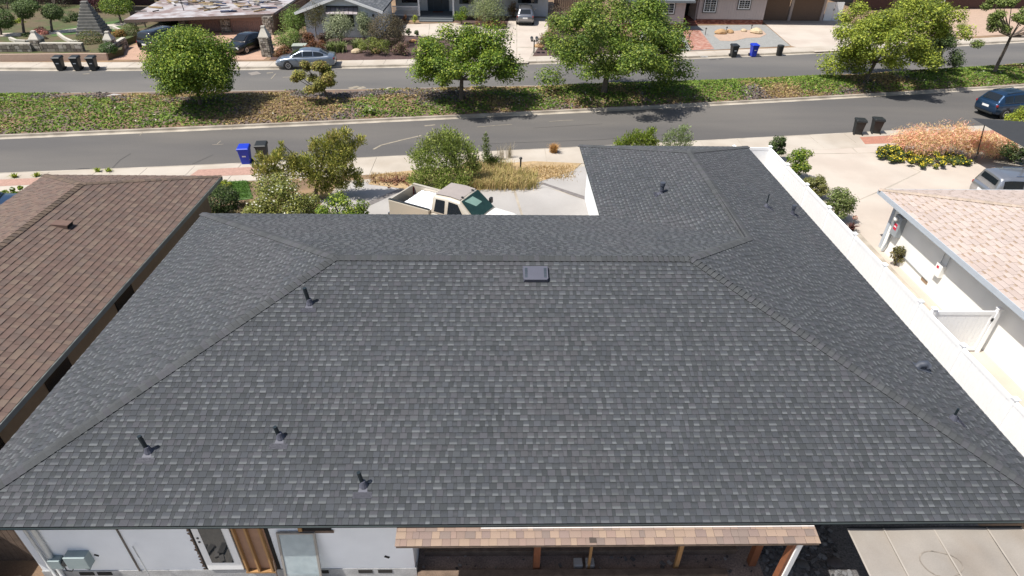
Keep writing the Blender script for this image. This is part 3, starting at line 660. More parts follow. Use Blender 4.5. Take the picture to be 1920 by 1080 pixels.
for h0, h1 in ((.02, .02), (.16, .16)):
    V += [p-d*.24-np.array((0, .17, 0))+n*(h0*.3), p+d*.29-np.array((0, .17, 0))+n*h1, p+d*.29+np.array((0, .17, 0))+n*h1, p-d*.24+np.array((0, .17, 0))+n*(h0*.3)]
v.add(V, [(0, 3, 2, 1), (4, 5, 6, 7), (0, 1, 5, 4), (2, 3, 7, 6), (3, 0, 4, 7)])
rv = tag(v.build('roof_vent', mk('vent_terracotta', lin(132, 104, 92, .55)), bh), 'terracotta dormer vent near the ridge'); MB().poly([p+d*.295+n*.03-np.array((0, .15, 0)), p+d*.295+n*.03+np.array((0, .15, 0)), p+d*.295+n*.15+np.array((0, .15, 0)), p+d*.295+n*.15-np.array((0, .15, 0))]).build('opening', M_dark, rv)
# ------------------------------------------------------------------ beige neighbour house (right)
rh = empty('house', (0, 0, 0), 0, 'neighbouring house with pale beige shingles and white wall beyond the vinyl fence', 'house')
rx0, rx1, ryf, ryn, rz, rt = 27.6, 41.5, 16.35, -8, 2.5, .27
hw_ = (rx1-rx0)/2; rza = rz+rt*hw_; rap = (rx0+hw_, ryf-hw_, rza); rnn = (rx0+hw_, ryn, rza)
rpl = [((rx0, ryf, rz), (rx0, ryn, rz), rnn, rap), ((rx1, ryf, rz), (rx0, ryf, rz), rap), ((rx1, ryn, rz), (rx1, ryf, rz), rap, rnn)]
m = MB()
for P in rpl: m.poly([(p[0], p[1], p[2]-.006) for p in P])
m.poly([(rx0, ryn, rz-.14), (rx0, ryf, rz-.14), (rx1, ryf, rz-.14), (rx1, ryn, rz-.14)])
rrf = m.build('roof', mk('beige_deck', lin(200, 180, 160, .6)), rh)
pcs = []
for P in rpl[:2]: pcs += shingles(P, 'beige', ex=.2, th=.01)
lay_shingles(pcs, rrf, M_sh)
Q, Cc = caps(rrf, M_sh, (rx0, ryf, rz), rap, (0, rt, 1), (-rt, 0, 1), [lin(*c, .62) for c in ((216, 196, 178), (206, 188, 170))], joined=True)
tag(link('hip_caps', quads_mesh('hip_caps', np.array(Q), np.array(Cc)), M_sh, rrf), kind='stuff')
M_fw = mk('pale_fascia', lin(206, 214, 222, .7), rough=.6, var=.04)
MB().box(rx0-.03, rx0-.002, ryn, ryf+.03, rz-.2, rz+.01).build('fascia', M_fw, rh); MB().box(rx0, rx1, ryf+.002, ryf+.03, rz-.2, rz+.01).build('fascia', M_fw, rh)
M_rw = mk('offwhite_stucco', (.84, .83, .78), rough=.9, var=.05, scale=1, bump=.2)
XW = rx0+.55
bx('wall', M_rw, rh, XW, rx1-.5, ryn, ryf-.6, 0, rz-.14)
bx('corner_trim', M_fw, rh, XW-.03, XW-.001, ryf-.75, ryf-.58, .02, rz-.16)
def XWp(u, v):
    d = ray(u, v); k = (XW-CP[0])/d[0]; return CP+d*k
M_gbox = mk('grey_panel', lin(178, 184, 188, .66), rough=.5, var=.06); M_lab = mk('red_label', (.55, .02, .05), var=.3, scale=60)
yb = ryf-1.2
pn = tag(bx('electric_panel', M_gbox, rh, XW-.24, XW-.001, yb-.45, yb, 1.05, 1.95, .012), 'grey electric panel with a red warning label')
bx('warning_label', M_lab, pn, XW-.246, XW-.241, yb-.33, yb-.12, 1.32, 1.6)
bx('label_text', M_plate, pn, XW-.249, XW-.247, yb-.30, yb-.15, 1.44, 1.49)
MB().lathe([(.09, 0), (.09, .1), (.05, .13)], (XW-.24, yb-.16, 1.78), (-1, 0, 0), 12).build('meter', M_rw, pn, smooth=True)
MB().tube([(XW-.07, yb-.2, 1.9), (XW-.07, yb-.2, rz-.15)], .03, 6).build('conduit', M_metal, rh); MB().tube([(XW-.1, yb+.05, 1.05), (XW-.1, yb+.06, .5), (XW-.1, yb+.2, .05)], .045, 8).build('conduit', M_gbox, rh, smooth=True)
for k, y0 in enumerate((yb-3.1,)):
    p2 = tag(bx('solar_box', M_rw, rh, XW-.18, XW-.001, y0-.36, y0, 1.0, 1.5, .012), 'cream isolator box with a small red label'); bx('warning_label', M_lab, p2, XW-.186, XW-.181, y0-.2, y0-.08, 1.32, 1.42)
    for dy in (-.03, -.36): MB().tube([(XW-.05, y0+dy, 1.5), (XW-.05, y0+dy, rz-.15)], .014, 6).build('conduit', M_metal, rh)
MB().tube([(XW-.05, yb-1.1, .55), (XW-.05, yb-2.9, .5)], .02, 6).build('pipe', M_gbox, rh)
for y in (6.2, 4.0, yb-2.9, 1.8): bx('foundation_vent', mk('vent_tan', lin(190, 160, 130, .6)) if y == 6.2 else MATS['vent_tan'], rh, XW-.02, XW-.001, y, y+.4, .32, .46)
# white vinyl fence
vf = empty('vinyl_fence', (25.45, 0, 0), 0, 'long white vinyl privacy fence with capped posts beside the charcoal roof', 'fence')
ys = [22.9-2.32*k for k in range(12)]
post = MB().box(-.065, .065, -.065, .065, 0, 1.84); cap_ = MB().add([(-.085, -.085, 1.84), (.085, -.085, 1.84), (.085, .085, 1.84), (-.085, .085, 1.84), (-.085, -.085, 1.87), (.085, -.085, 1.87), (.085, .085, 1.87), (-.085, .085, 1.87), (0, 0, 1.93)], [(3, 2, 1, 0), (0, 1, 5, 4), (1, 2, 6, 5), (2, 3, 7, 6), (3, 0, 4, 7), (4, 5, 8), (5, 6, 8), (6, 7, 8), (7, 4, 8)])
pm, cm = post.mesh('post'), cap_.mesh('post_cap')
pn_ = MB(); n = 13; w = (2.32-.13)/n
for k in range(n): pn_.box(-.019, .019, .065+k*w+.004, .065+(k+1)*w-.004, .1, 1.68)
pn_.box(-.012, .012, .065, 2.255, .1, 1.68); pnm = pn_.mesh('panel'); rlm = MB().box(-.03, .03, .065, 2.255, 1.66, 1.79).mesh('rail')
for i, y in enumerate(ys):
    o = link('post', pm, M_vinyl, vf); o.location = (0, y, 0); c = link('post_cap', cm, M_vinyl, o)
    if i: a = link('panel', pnm, M_vinyl, vf); a.location = (0, y, 0); b = link('rail', rlm, M_vinyl, vf); b.location = (0, y, 0)
o = link('post', pm, M_vinyl, vf); o.location = (-1.9, 22.9, 0); link('post_cap', cm, M_vinyl, o)
MB().box(-1.84, -.065, 22.88, 22.92, .1, 1.68).box(-1.84, -.065, 22.87, 22.93, 1.66, 1.79).build('panel', M_vinyl, vf)
gt = empty('vinyl_gate', (25.62, 8.55, 0), 0, 'white vinyl gate between the fence and the cream side wall', 'gate')
for x in (.06, 2.25):
    o = link('post', pm, M_vinyl, gt); o.location = (x, 0, 0); link('post_cap', cm, M_vinyl, o)
m = MB()
for k in range(13): m.box(.16+k*.153, .16+k*.153+.147, -.016, .016, .15, 1.62)
m.build('panel', M_vinyl, gt); m = MB(); m.box(.14, 2.16, -.03, .03, 1.6, 1.74).box(.14, 2.16, -.03, .03, .08, .2).box(.14, .22, -.032, .032, .2, 1.6).box(2.08, 2.16, -.032, .032, .2, 1.6); m.build('frame', M_vinyl, gt)
for x in (.1, 2.12): bx('hinge', M_black, gt, x, x+.16, -.06, -.033, 1.36, 1.48)
# ------------------------------------------------------------------ plants
def pal(*cs, k=.92): return np.array([lin(*c, k) for c in cs])
GREEN = pal((124, 146, 48), (104, 130, 42), (86, 112, 38), (146, 162, 58), (74, 98, 34), (160, 172, 76))
YGREEN = pal((156, 168, 56), (134, 150, 50), (176, 182, 72), (110, 128, 44), (126, 138, 54))
DGREEN = pal((76, 92, 52), (62, 80, 44), (90, 106, 58), (54, 68, 40))
GREY = pal((150, 156, 120), (170, 176, 140), (130, 140, 104), (112, 124, 90))
RUST = pal((122, 82, 58), (104, 70, 52), (140, 96, 64), (92, 80, 52), (112, 98, 58))
PURP = pal((110, 88, 78), (96, 80, 70), (88, 82, 62), (122, 100, 86))
PINK = pal((196, 132, 124), (176, 112, 104), (206, 156, 134), (132, 120, 74))
ORNG = pal((238, 184, 152), (242, 164, 144), (228, 200, 150), (200, 172, 122), (244, 186, 164), (176, 154, 108), k=1.1)
PINE = pal((150, 150, 72), (126, 130, 62), (100, 106, 54), (166, 158, 86), (134, 122, 72), k=1.4)
def leaves(C, R, n, size, P, shell=.55, up=.3, aspect=.55, var=.18, hi=None, hif=0, tuft=False, droop=0):
    "leaf-sized faces spread through the volume of clumps C (k,3) with radii R (k,3)"
    C = np.atleast_2d(np.array(C, float)); R = np.atleast_2d(np.array(R, float))
    if len(R) == 1: R = np.repeat(R, len(C), 0)
    w = (R.prod(1))**(2/3); idx = rng.choice(len(C), n, p=w/w.sum())
    d = rng.normal(size=(n, 3)); d /= np.linalg.norm(d, axis=1)[:, None]
    r = shell+(1-shell)*rng.random(n)**.7; r *= 1+.10*rng.normal(size=n)
    p = C[idx]+d*R[idx]*r[:, None]; p[:, 2] = np.maximum(p[:, 2], .03)
    nn = d*.7+rng.normal(size=(n, 3))*.45; nn[:, 2] += up+.25; nn /= np.linalg.norm(nn, axis=1)[:, None]
    a = np.cross(nn, rng.normal(size=(n, 3))); a[:, 2] -= droop
    if tuft: a = d*.7+rng.normal(size=(n, 3))*.4+np.array((0, 0, .7)); nn = np.cross(a, rng.normal(size=(n, 3))); nn /= np.linalg.norm(nn, axis=1)[:, None]
    a /= np.linalg.norm(a, axis=1)[:, None]; b = np.cross(nn, a)
    L = size*(.65+.7*rng.random(n))[:, None]*.5; Wd = L*aspect
    V = np.stack([p-a*L, p+b*Wd-a*L*.1, p+a*L, p-b*Wd-a*L*.1], 1)
    cidx = rng.random(len(C)); ci = (rng.random(n)*.6+cidx[idx]*.4)*len(P); c = P[np.minimum(ci.astype(int), len(P)-1)]*(1+var*rng.normal(size=n))[:, None].clip(.5, 1.6)
    if hi is not None:
        k = (rng.random(n) < hif) & (d[:, 2] > -.2); c[k] = np.array(hi); 
    return V, c.clip(0.004, .9)
def clumps(c, r, k, cr, seed_up=0.0, low=-.75):
    "k clump centres inside an ellipsoid, mostly near its surface"
    out = []
    c = np.array(c, float); r = np.array(r, float); t = 0
    while len(out) < k and t < k*60:
        t += 1; d = rng.normal(size=3); d /= np.linalg.norm(d)
        if d[2] < low: continue
        q = c+d*(r-cr*.5)*(.5+.5*rng.random()**.6); 
        if all(np.linalg.norm(q-o) > cr*.62 for o in out): out.append(q)
    return np.array(out)
def place(u0, v0, u1, v1):
    "ellipsoid standing on the ground whose outline fills the given photo rectangle"
    uc = (u0+u1)/2; g = G(uc, v1); s = FO/depth(g); r = (u1-u0)/2/s
    d = g-CP; ph = math.atan2(-d[2], math.hypot(d[0], d[1])); H = (v1-v0)/s/2
    h2 = H*H-(r*math.sin(ph))**2; h = math.sqrt(h2)/math.cos(ph) if h2 > (.35*H)**2 else .35*H
    for _ in range(4): c = G(uc, (v0+v1)/2, h)
    return c, r, h
def bush(u0, v0, u1, v1, label, P, n=700, size=.14, name='shrub', cat='shrub', k=7, group=None, crf=.5, hi=None, hif=0, dense=False, stem=True, **kw):
    c, r, h = place(u0, v0, u1, v1); t = empty(name, (c[0], c[1], 0), 0, label, cat, group)
    if dense: C, R = np.array([[0, 0, h]]), np.array([[r, r, h]])
    else: C = clumps((0, 0, h), (r, r, h), k, min(r, h)*crf, low=-.6); R = np.full((len(C), 3), min(r, h)*crf)*np.array([1.15, 1.15, 1.0]); C = np.vstack([C, [[0, 0, h*.8]]]); R = np.vstack([R, [[r*.55, r*.55, h*.6]]])
    V, cl = leaves(C, R, int(n*1.8), size*.78, P*1.1, hi=hi, hif=hif, **kw)
    link('foliage', quads_mesh('foliage', V, cl), M_leaf, t)
    if stem:
        m = MB()
        for q in C[:4]: m.tube([(0, 0, 0), (q[0]*.4, q[1]*.4, q[2]*.6), tuple(q)], [max(.015, r*.05), r*.035, r*.02], 5)
        tag(m.build('stem', M_bark, t), kind='stuff')
    return t
def tree(base, crown, label, P, n=5200, size=.2, k=34, crf=.34, trunk=.14, limbs=None, name='street_tree', bark=M_bark, extra=None, flatz=1.0, depthf=1.0, shell=.3, group=None, lean=None):
    "base: photo point of the foot; crown: photo rectangle of the crown"
    b = G(*base, .25); s = FO/depth(b); u0, v0, u1, v1 = crown
    d = b-CP; ph = math.atan2(-d[2], math.hypot(d[0], d[1]))
    rx = (u1-u0)/2/s; H = (v1-v0)/2/s; ry = rx*depthf
    hz = math.sqrt(max(.2, H*H-(ry*math.sin(ph))**2))/math.cos(ph)
    cx = ((u0+u1)/2-base[0])/s; cz = (base[1]-(v0+v1)/2)/s/math.cos(ph)
    t = empty(name, (b[0], b[1], .15), 0, label, 'tree', group)
    c = np.array((cx, 0, cz)); cr = min(rx, hz)*crf
    C = clumps(c, (rx, ry, hz), k, cr); R = np.array([[cr*a, cr*a, cr*.78] for a in .85+.45*rng.random(len(C))])
    if extra is not None:
        for e in extra:
            q = np.array(((e[0]-base[0])/s, e[3] if len(e) > 3 else 0, (base[1]-e[1])/s/math.cos(ph))); C = np.vstack([C, q]); R = np.vstack([R, np.array([1.2, 1.2, .8])*e[2]/s])
    V, cl = leaves(C, R*1.12, int(n*4.2), size*.66, P*1.08, shell=shell, up=.55, aspect=.62)
    link('crown', quads_mesh('crown', V, cl), M_leaf, t)
    fk = np.array((cx*.25+(lean or 0), 0, max(.8, cz-hz*.72)))
    tr = MB().tube([(0, 0, -.2), (fk[0]*.3, .02, fk[2]*.35), (fk[0]*.7, -.02, fk[2]*.7), tuple(fk)], [trunk*1.35, trunk, trunk*.92, trunk*.85], 8).build('trunk', bark, t, smooth=True)
    order = np.argsort(rng.random(len(C)))[:limbs or 11]
    for i in order:
        q = C[i]; mid = fk+(q-fk)*.5+np.array((0, 0, -.12*np.linalg.norm(q-fk))) + rng.normal(size=3)*.08
        MB().tube([tuple(fk-(0, 0, .1)), tuple(mid), tuple(q)], [trunk*.55, trunk*.34, trunk*.12], 6).build('limb', bark, t, smooth=True)
    return t
# --- trees on the median
tree((377, 203), (307, 58, 458, 190), 'round dense ball-clipped tree on the median at the left', GREEN, n=12500, size=.19, k=100, crf=.3, trunk=.12, shell=.45, extra=[(382, 120, 50), (350, 130, 30), (415, 130, 30)])
tree((622, 190), (552, 112, 643, 178), 'smallest median tree, sparse and yellowish, with a slanting trunk', pal((150, 150, 72), (128, 132, 62), (166, 158, 86), (112, 112, 58), (140, 120, 70)), n=2400, size=.19, k=20, crf=.3, trunk=.09, lean=-.2)
tree((864, 192), (779, 54, 974, 168), 'broad two-lobed median tree with dark leaning trunk', GREEN, n=7500, size=.22, k=44, crf=.3, trunk=.15, extra=[(800, 135, 24), (845, 72, 18), (925, 75, 28), (950, 130, 28), (875, 95, 30), (905, 118, 28), (840, 115, 26)])
tree((1131, 178), (1010, -6, 1288, 160), 'largest spreading median tree with thick grey trunk', pal((120, 142, 54), (100, 124, 46), (84, 108, 42), (138, 154, 64), (72, 94, 38), (150, 160, 80)), n=13000, size=.23, k=80, crf=.24, trunk=.2, extra=[(1030, 145, 24), (1265, 130, 26), (1240, 145, 22), (1131, 60, 40), (1090, 90, 34), (1180, 92, 38), (1150, 120, 28), (1230, 75, 30), (1062, 100, 28), (1190, 30, 30), (1100, 30, 30), (1210, 120, 24), (1120, 125, 24)])
tree((1622, 152), (1530, -4, 1776, 138), 'wide open-crowned median tree with grey limbs showing', pal((146, 158, 56), (122, 138, 50), (166, 174, 70), (100, 116, 44), (86, 100, 40)), n=10500, size=.23, k=58, crf=.24, trunk=.15, limbs=18, extra=[(1555, 118, 24), (1600, 122, 18), (1650, 50, 34), (1610, 60, 28), (1700, 45, 30)])
tree((1745, 137), (1690, 52, 1795, 140), 'low dark bushy tree beside the wide open-crowned one', DGREEN, n=3600, size=.2, k=24, crf=.3, trunk=.1)
tree((1862, 140), (1795, -8, 1945, 84), 'airy tree with forked crooked bare trunk near the median end', pal((130, 144, 76), (110, 126, 62), (96, 110, 56), (146, 154, 92)), n=3600, size=.21, k=34, crf=.2, trunk=.13, limbs=16, extra=[(1808, 84, 9)])
# --- median ground cover
n = 95000
x = -46+118*rng.random(n)**1; f = rng.random(n)
ya = np.array([f2(a) for a in x])+.2; yb_ = np.array([f3(a) for a in x])-.2; y = ya+(yb_-ya)*f
g1 = vnoise(x, y, .22, 1)*.65+vnoise(x, y, .8, 2)*.35; g2 = vnoise(x, y, .5, 9)
keep = (g1+.25*(f < .75)-.16*(f > .85)+.12*rng.random(n)) > .34; x, y, f, g1, g2 = [a[keep] for a in (x, y, f, g1, g2)]; n = len(x)
zz = np.array([mound(a, b) for a, b in zip(x, f)])
C3 = np.stack([x, y, zz+.06*rng.random(n)], 1)
V, c = leaves([[0, 0, 0]], [[.001, .001, .001]], n, .19, GREEN, up=.8)
V[:, :, 2] -= .03; V += C3[:, None, :]
gp = pal((100, 128, 54), (116, 140, 60), (86, 112, 46), (134, 148, 68), k=.98); bp2 = pal((170, 146, 104), (184, 162, 112), (158, 134, 98), (150, 138, 90), k=.9); pp2 = pal((140, 132, 130), (126, 118, 118), (150, 142, 138), (116, 110, 98), k=.72)
s1 = g1+.09*rng.normal(size=n); s2 = g2+.09*rng.normal(size=n)
c = np.where((s1 > .45)[:, None], gp[rng.integers(4, size=n)], np.where((s2 > .56)[:, None], pp2[rng.integers(4, size=n)], bp2[rng.integers(4, size=n)]))*(1+.15*rng.normal(size=n))[:, None].clip(.5, 1.5)
fl_ = rng.random(n) < .008; c[fl_] = (.6, .58, .45)
tag(link('ground_cover', quads_mesh('ground_cover', V, c), M_blade), 'low succulent ground cover in green, straw and purplish patches along the median', 'ground cover', kind='stuff')
for u, v, l in ((693, 209, 'small flowering daisy mound at the median kerb'), (760, 190, 'low dark shrub under the smallest median tree')): bush(u-12, v-10, u+12, v+8, l, DGREEN if u > 700 else GREEN, 350, .14, hi=(.7, .68, .5), hif=.12 if u < 700 else 0)
# --- front garden of the re-roofed house
def conifer(pts, label, P, n, size, name='juniper_tree', trunkb=None, tr=.1, tuft=True):
    base = G(*trunkb); t = empty(name, (base[0], base[1], 0), 0, label, 'tree'); C = []; R = []
    for u, v, rad, dy in pts:
        dd = ray(u, v); k = (base[1]+dy-CP[1])/dd[1]; q = CP+dd*k; s = FO/depth(q); C.append(q-base); R.append([rad/s*1.55, rad/s*1.5, rad/s*1.6])
    C = np.array(C); R = np.array(R); V, cl = leaves(C, R, int(n*2.0), size, P*1.08, shell=.1, up=.2, aspect=.3, tuft=tuft)
    link('crown', quads_mesh('crown', V, cl), M_leaf, t)
    top = C[np.argmax(C[:, 2])]; fk = np.array((top[0]*.2, top[1]*.2, top[2]*.35))
    MB().tube([(0, 0, 0), tuple(fk*.5), tuple(fk)], [tr*1.3, tr, tr*.8], 7).build('trunk', M_pale, t, smooth=True)
    for q in C[::2]: MB().tube([tuple(fk), tuple(fk+(q-fk)*.55+(0, 0, -.06)), tuple(q)], [tr*.5, tr*.3, tr*.12], 5).build('limb', M_pale, t, smooth=True)
    return t
M_pale = mk('pale_bark', lin(150, 136, 120, .6), rough=.95, var=.3, scale=8)
conifer([(627, 256, 10, 0), (648, 250, 9, .1), (612, 272, 13, 0), (640, 278, 16, 0), (660, 272, 9, .2), (676, 262, 8, .3), (590, 268, 8, -.1), (586, 278, 6, 0), (604, 300, 15, .1), (630, 305, 15, -.2), (652, 295, 11, .2), (575, 305, 14, -.2), (548, 298, 10, -.3), (555, 315, 14, -.3), (528, 268, 4, -.4), (528, 280, 6, -.4), (522, 292, 9, -.4), (505, 302, 9, -.5), (487, 292, 6, -.5), (492, 318, 14, -.5), (520, 325, 14, -.4), (588, 330, 15, -.3), (625, 330, 13, .2), (650, 322, 12, .4), (640, 345, 11, .3), (668, 326, 8, .4), (672, 342, 8, .5), (610, 350, 12, 0)], 'gnarled open juniper with golden-green tufts in front of the driveway', PINE, 8500, .15, trunkb=(590, 372), tr=.09)
bush(462, 322, 600, 432, 'big bush full of small white flowers below the gnarled juniper', pal((146, 148, 74), (124, 130, 62), (100, 108, 54), (160, 158, 88), k=.92), 6500, .13, k=26, crf=.32, hi=(.75, .75, .62), hif=.05, shell=.4)
bush(590, 358, 692, 440, 'glossy green shrub hugging the far eave beside the pickup', GREEN, 3200, .13, k=18, crf=.34, shell=.35)
bush(392, 372, 515, 432, 'dry grey-brown spreading shrub behind the roof corner', pal((150, 134, 104), (134, 120, 92), (124, 122, 78), (164, 146, 116), (140, 136, 84)), 3000, .13, k=16, crf=.36, aspect=.3)
bush(386, 346, 447, 402, 'clipped dark box hedge at the end of the brown roof', DGREEN, 2600, .11, dense=True, shell=.75, name='hedge', cat='hedge')
bush(404, 338, 436, 356, 'yellow-flowering groundcover clump next to the clipped hedge', YGREEN, 500, .11, hi=(.65, .5, .15), hif=.12)
bush(378, 392, 402, 412, 'light green sprouting plant in the dark gap by the brown house', YGREEN, 300, .12)
conifer([(840, 254, 13, 0), (818, 262, 13, 0), (800, 275, 14, 0), (860, 268, 14, 0), (838, 278, 18, 0), (880, 282, 12, .1), (780, 292, 12, -.2), (805, 300, 17, -.2), (850, 300, 18, 0), (885, 300, 11, .1), (795, 322, 16, -.4), (825, 328, 18, -.5), (860, 325, 18, -.3), (890, 315, 10, 0), (790, 340, 13, -.5), (830, 345, 13, -.6), (868, 342, 13, -.5), (772, 336, 8, -.4)], 'bushy young pine with feathery light green needles in the driveway island', pal((148, 162, 80), (128, 144, 70), (106, 120, 60), (164, 172, 96), (92, 100, 54), k=1.1), 7500, .14, name='pine_tree', trunkb=(838, 346), tr=.06)
conifer([(911, 252, 3, 0), (911, 262, 5, 0), (912, 275, 6, 0), (912, 290, 7, 0), (913, 302, 7, 0), (930, 304, 9, .1), (922, 300, 7, .1)], 'slim upright conifer sapling beside the tall dry grass', pal((118, 134, 72), (100, 116, 60), (86, 100, 52)), 900, .12, name='conifer_sapling', trunkb=(913, 318), tr=.03)
conifer([(1222, 246, 7, 0), (1215, 256, 8, 0), (1195, 254, 9, 0), (1180, 262, 10, 0), (1162, 270, 9, 0), (1205, 266, 12, 0), (1225, 268, 8, 0), (1185, 276, 12, 0), (1215, 282, 12, 0), (1160, 282, 8, 0)], 'feathery bright green cypress rising behind the wing roof', pal((128, 148, 56), (108, 130, 48), (146, 160, 68), (88, 108, 42)), 3000, .13, name='cypress_shrub', trunkb=(1195, 306), tr=.06)
conifer([(1283, 242, 8, 0), (1262, 250, 8, 0), (1250, 258, 8, 0), (1275, 258, 12, 0), (1292, 262, 8, 0), (1252, 272, 10, 0), (1282, 276, 12, 0)], 'thin airy sapling behind the wing roof beside the cypress', pal((134, 150, 100), (116, 134, 84), (150, 164, 116)), 1200, .12, name='young_tree', trunkb=(1270, 306), tr=.035)
def tufts(pts, n, hgt, spread, P, wid=.015, lean=.5):
    "arching grass blades rooted round the given ground points"
    pts = np.array(pts); i = rng.integers(len(pts), size=n); base = pts[i]+np.concatenate([rng.normal(size=(n, 2))*spread, np.zeros((n, 1))], 1)
    a = rng.random(n)*2*math.pi; o = np.stack([np.cos(a), np.sin(a), np.zeros(n)], 1); h = hgt*(.5+.6*rng.random(n)); l = lean*rng.random(n)
    m = base+o*(h*l*.35)[:, None]; m[:, 2] += h*.6; tp = base+o*(h*l)[:, None]; tp[:, 2] += h*(1-.35*l)
    s = np.stack([-np.sin(a), np.cos(a), np.zeros(n)], 1)*wid
    V = np.concatenate([np.stack([base-s, base+s, m+s*.9, m-s*.9], 1), np.stack([m-s*.9, m+s*.9, tp+s*.2, tp-s*.2], 1)])
    c = P[rng.integers(len(P), size=n)]*(1+.15*rng.normal(size=n))[:, None].clip(.5, 1.5); return V, np.concatenate([c, c*1.05]).clip(.01, .9)
gpts = [G(u, v) for u in range(888, 1000, 9) for v in (332, 340, 348, 353)] + [G(u, v) for u in range(880, 960, 10) for v in (322, 316)]
V, c = tufts(gpts, 5200, .62, .2, pal((170, 162, 100), (198, 176, 122), (146, 144, 84), (212, 190, 140), (180, 156, 112), k=.95), .011, .75)
tag(link('tall_grass', quads_mesh('tall_grass', V, c), M_blade), 'tall dry ornamental grass in the driveway island, green at the base', 'grass', kind='stuff')
V, c = tufts([G(u, v) for u in range(990, 1075, 8) for v in (316, 324, 332)]+[G(u, v) for u in range(700, 765, 8) for v in (330, 340)], 2600, .16, .2, pal((206, 176, 122), (190, 160, 108), (214, 190, 140), k=.75), .012, .9)
tag(link('dry_grass', quads_mesh('dry_grass', V, c), M_blade), 'short straw-coloured grass at the edges of the driveway island', 'grass', kind='stuff')
V, c = tufts([G(u, v) for u in range(405, 470, 5) for v in (345, 352, 360, 368)], 4500, .1, .14, pal((92, 132, 58), (110, 146, 66), (80, 112, 50)), .012, .6)
tag(link('lawn_grass', quads_mesh('lawn_grass', V, c), M_blade), 'patch of green lawn between the pavement and the hedge', 'grass', kind='stuff')
def clump(u, v, label, hgt, n, P, spread=.12, wid=.014, lean=.6, name='grass_clump', cat='plant'):
    g = G(u, v); V, c = tufts([(0, 0, 0)], n, hgt, spread, P, wid, lean); o = link(name, quads_mesh(name, V, c), M_blade); o.location = g; return tag(o, label, cat)
clump(1038, 286, 'single tan grass tuft growing in the pavement joint', .55, 380, pal((206, 160, 100), (190, 142, 88), (220, 182, 120), k=.75), .08, .014, .9)
for u, v in ((880, 300), (940, 300), (955, 296)): clump(u, v, 'wispy pale seed stalks standing in the driveway island', 1.0, 60, pal((206, 194, 168), (190, 178, 150), k=.75), .09, .007, .5, 'seed_stalks'); bpy.context.scene.collection.objects[-1]['group'] = 'seed stalks in the driveway island'
m = MB(); 
for k in range(130): m.obox((rng.normal()*.55, rng.normal()*.3, .05+.12*rng.random()), (.16, .07, .015), rz=rng.random()*6, rx=rng.normal()*.6, ry=rng.normal()*.6, c=tuple(np.array(lin(*[(150, 104, 76), (128, 92, 74), (176, 130, 96)][rng.integers(3)], .55))))
o = m.build('leaf_pile', M_attr, None); o.location = G(742, 342); tag(o, 'heap of rusty dead leaves at the edge of the driveway island', 'leaf pile', kind='stuff')
m = MB().tube([(0, 0, 0), (0, 0, .62)], .05, 10).lathe([(.085, .62), (.085, .68), (.04, .72)], (0, 0, 0), n=10); o = m.build('path_light', M_black, None); o.location = G(976, 318); tag(o, 'black bollard light standing in the tall grass', 'path light')
# --- planting along the vinyl fence and the right-hand neighbour
for (u0, v0, u1, v1), l, P, kw in (((1440, 250, 1474, 300), 'upright shrub at the street end of the vinyl fence', DGREEN, {}), ((1473, 274, 1520, 338), 'glossy shrub second along the vinyl fence', GREEN, {}), ((1506, 326, 1552, 372), 'loose olive-coloured shrub midway along the vinyl fence', pal((132, 134, 78), (112, 116, 66), (152, 148, 90)), {}), ((1546, 350, 1608, 416), 'roundest shrub by the vinyl fence next to the red aloe', pal((118, 130, 74), (98, 112, 62), (136, 144, 90)), {})):
    bush(u0, v0, u1, v1, l, P, 1700, .13, k=14, crf=.36, shell=.4)
clump(1592, 436, 'dark red spiky aloe beside the vinyl fence', .5, 70, pal((92, 60, 58), (110, 72, 66), (80, 66, 52)), .06, .03, .9, 'aloe')
MB().tube([(0, 0, 0), (.06, .05, .7)], .012, 5).build('flower_stalk', M_bark, bpy.data.objects['aloe']); 
V, c = leaves([[.08, .05, .75]], [[.12, .12, .1]], 60, .07, PINK); link('flower', quads_mesh('flower', V, c), M_leaf, bpy.data.objects['aloe'])
for (u0, v0, u1, v1), l in (((1672, 458, 1700, 500), 'small shrub at the corner of the cream wall'), ((1688, 404, 1704, 432), 'sprig of leaves poking past the beige roof corner')): bush(u0, v0, u1, v1, l, pal((112, 110, 66), (94, 92, 56), (132, 120, 76)), 500, .11)
i = 0
for (u0, v0, u1, v1), l in (((1676, 236, 1765, 296), 'coral-tipped firestick shrub nearest the wheeled bins'), ((1740, 232, 1826, 294), 'tallest coral firestick shrub in the middle of the row'), ((1810, 244, 1872, 300), 'golden firestick shrub crossed by the sail pole'), ((1850, 254, 1905, 296), 'low yellowish firestick shrub at the end of the row')):
    c, r, h = place(u0, v0, u1, v1); t = empty('firestick_shrub', (c[0], c[1], 0), 0, l, 'shrub', None)
    V, cl = leaves(clumps((0, 0, h), (r, r*.8, h), 18, r*.4, low=-.5), [[r*.5]*3], 6500, .2, ORNG, shell=.1, up=.1, aspect=.13, droop=-.5)
    link('foliage', quads_mesh('foliage', V, cl), M_leaf, t); MB().tube([(0, 0, 0), (0, 0, h)], .05, 6).build('stem', M_bark, t)
for (u0, v0, u1, v1), l, hf in (((1645, 272, 1700, 302), 'yellow daisy mound nearest the brick strip', .26), ((1685, 278, 1770, 312), 'widest bed mound covered in yellow daisies', .32), ((1762, 286, 1825, 310), 'greener daisy mound near the sail pole', .12)):
    bush(u0, v0, u1, v1, l, DGREEN, 3000, .12, k=20, crf=.42, hi=lin(246, 222, 70, 1.0), hif=hf, stem=False, name='daisy_mound', cat='flowers')
bush(1868, 262, 1940, 306, 'dark green hedge shaded by the black sail', DGREEN, 2200, .13, k=12)
bush(1890, 200, 1945, 240, 'yellow-green bush in front of the blue car', YGREEN, 1800, .14, k=12)
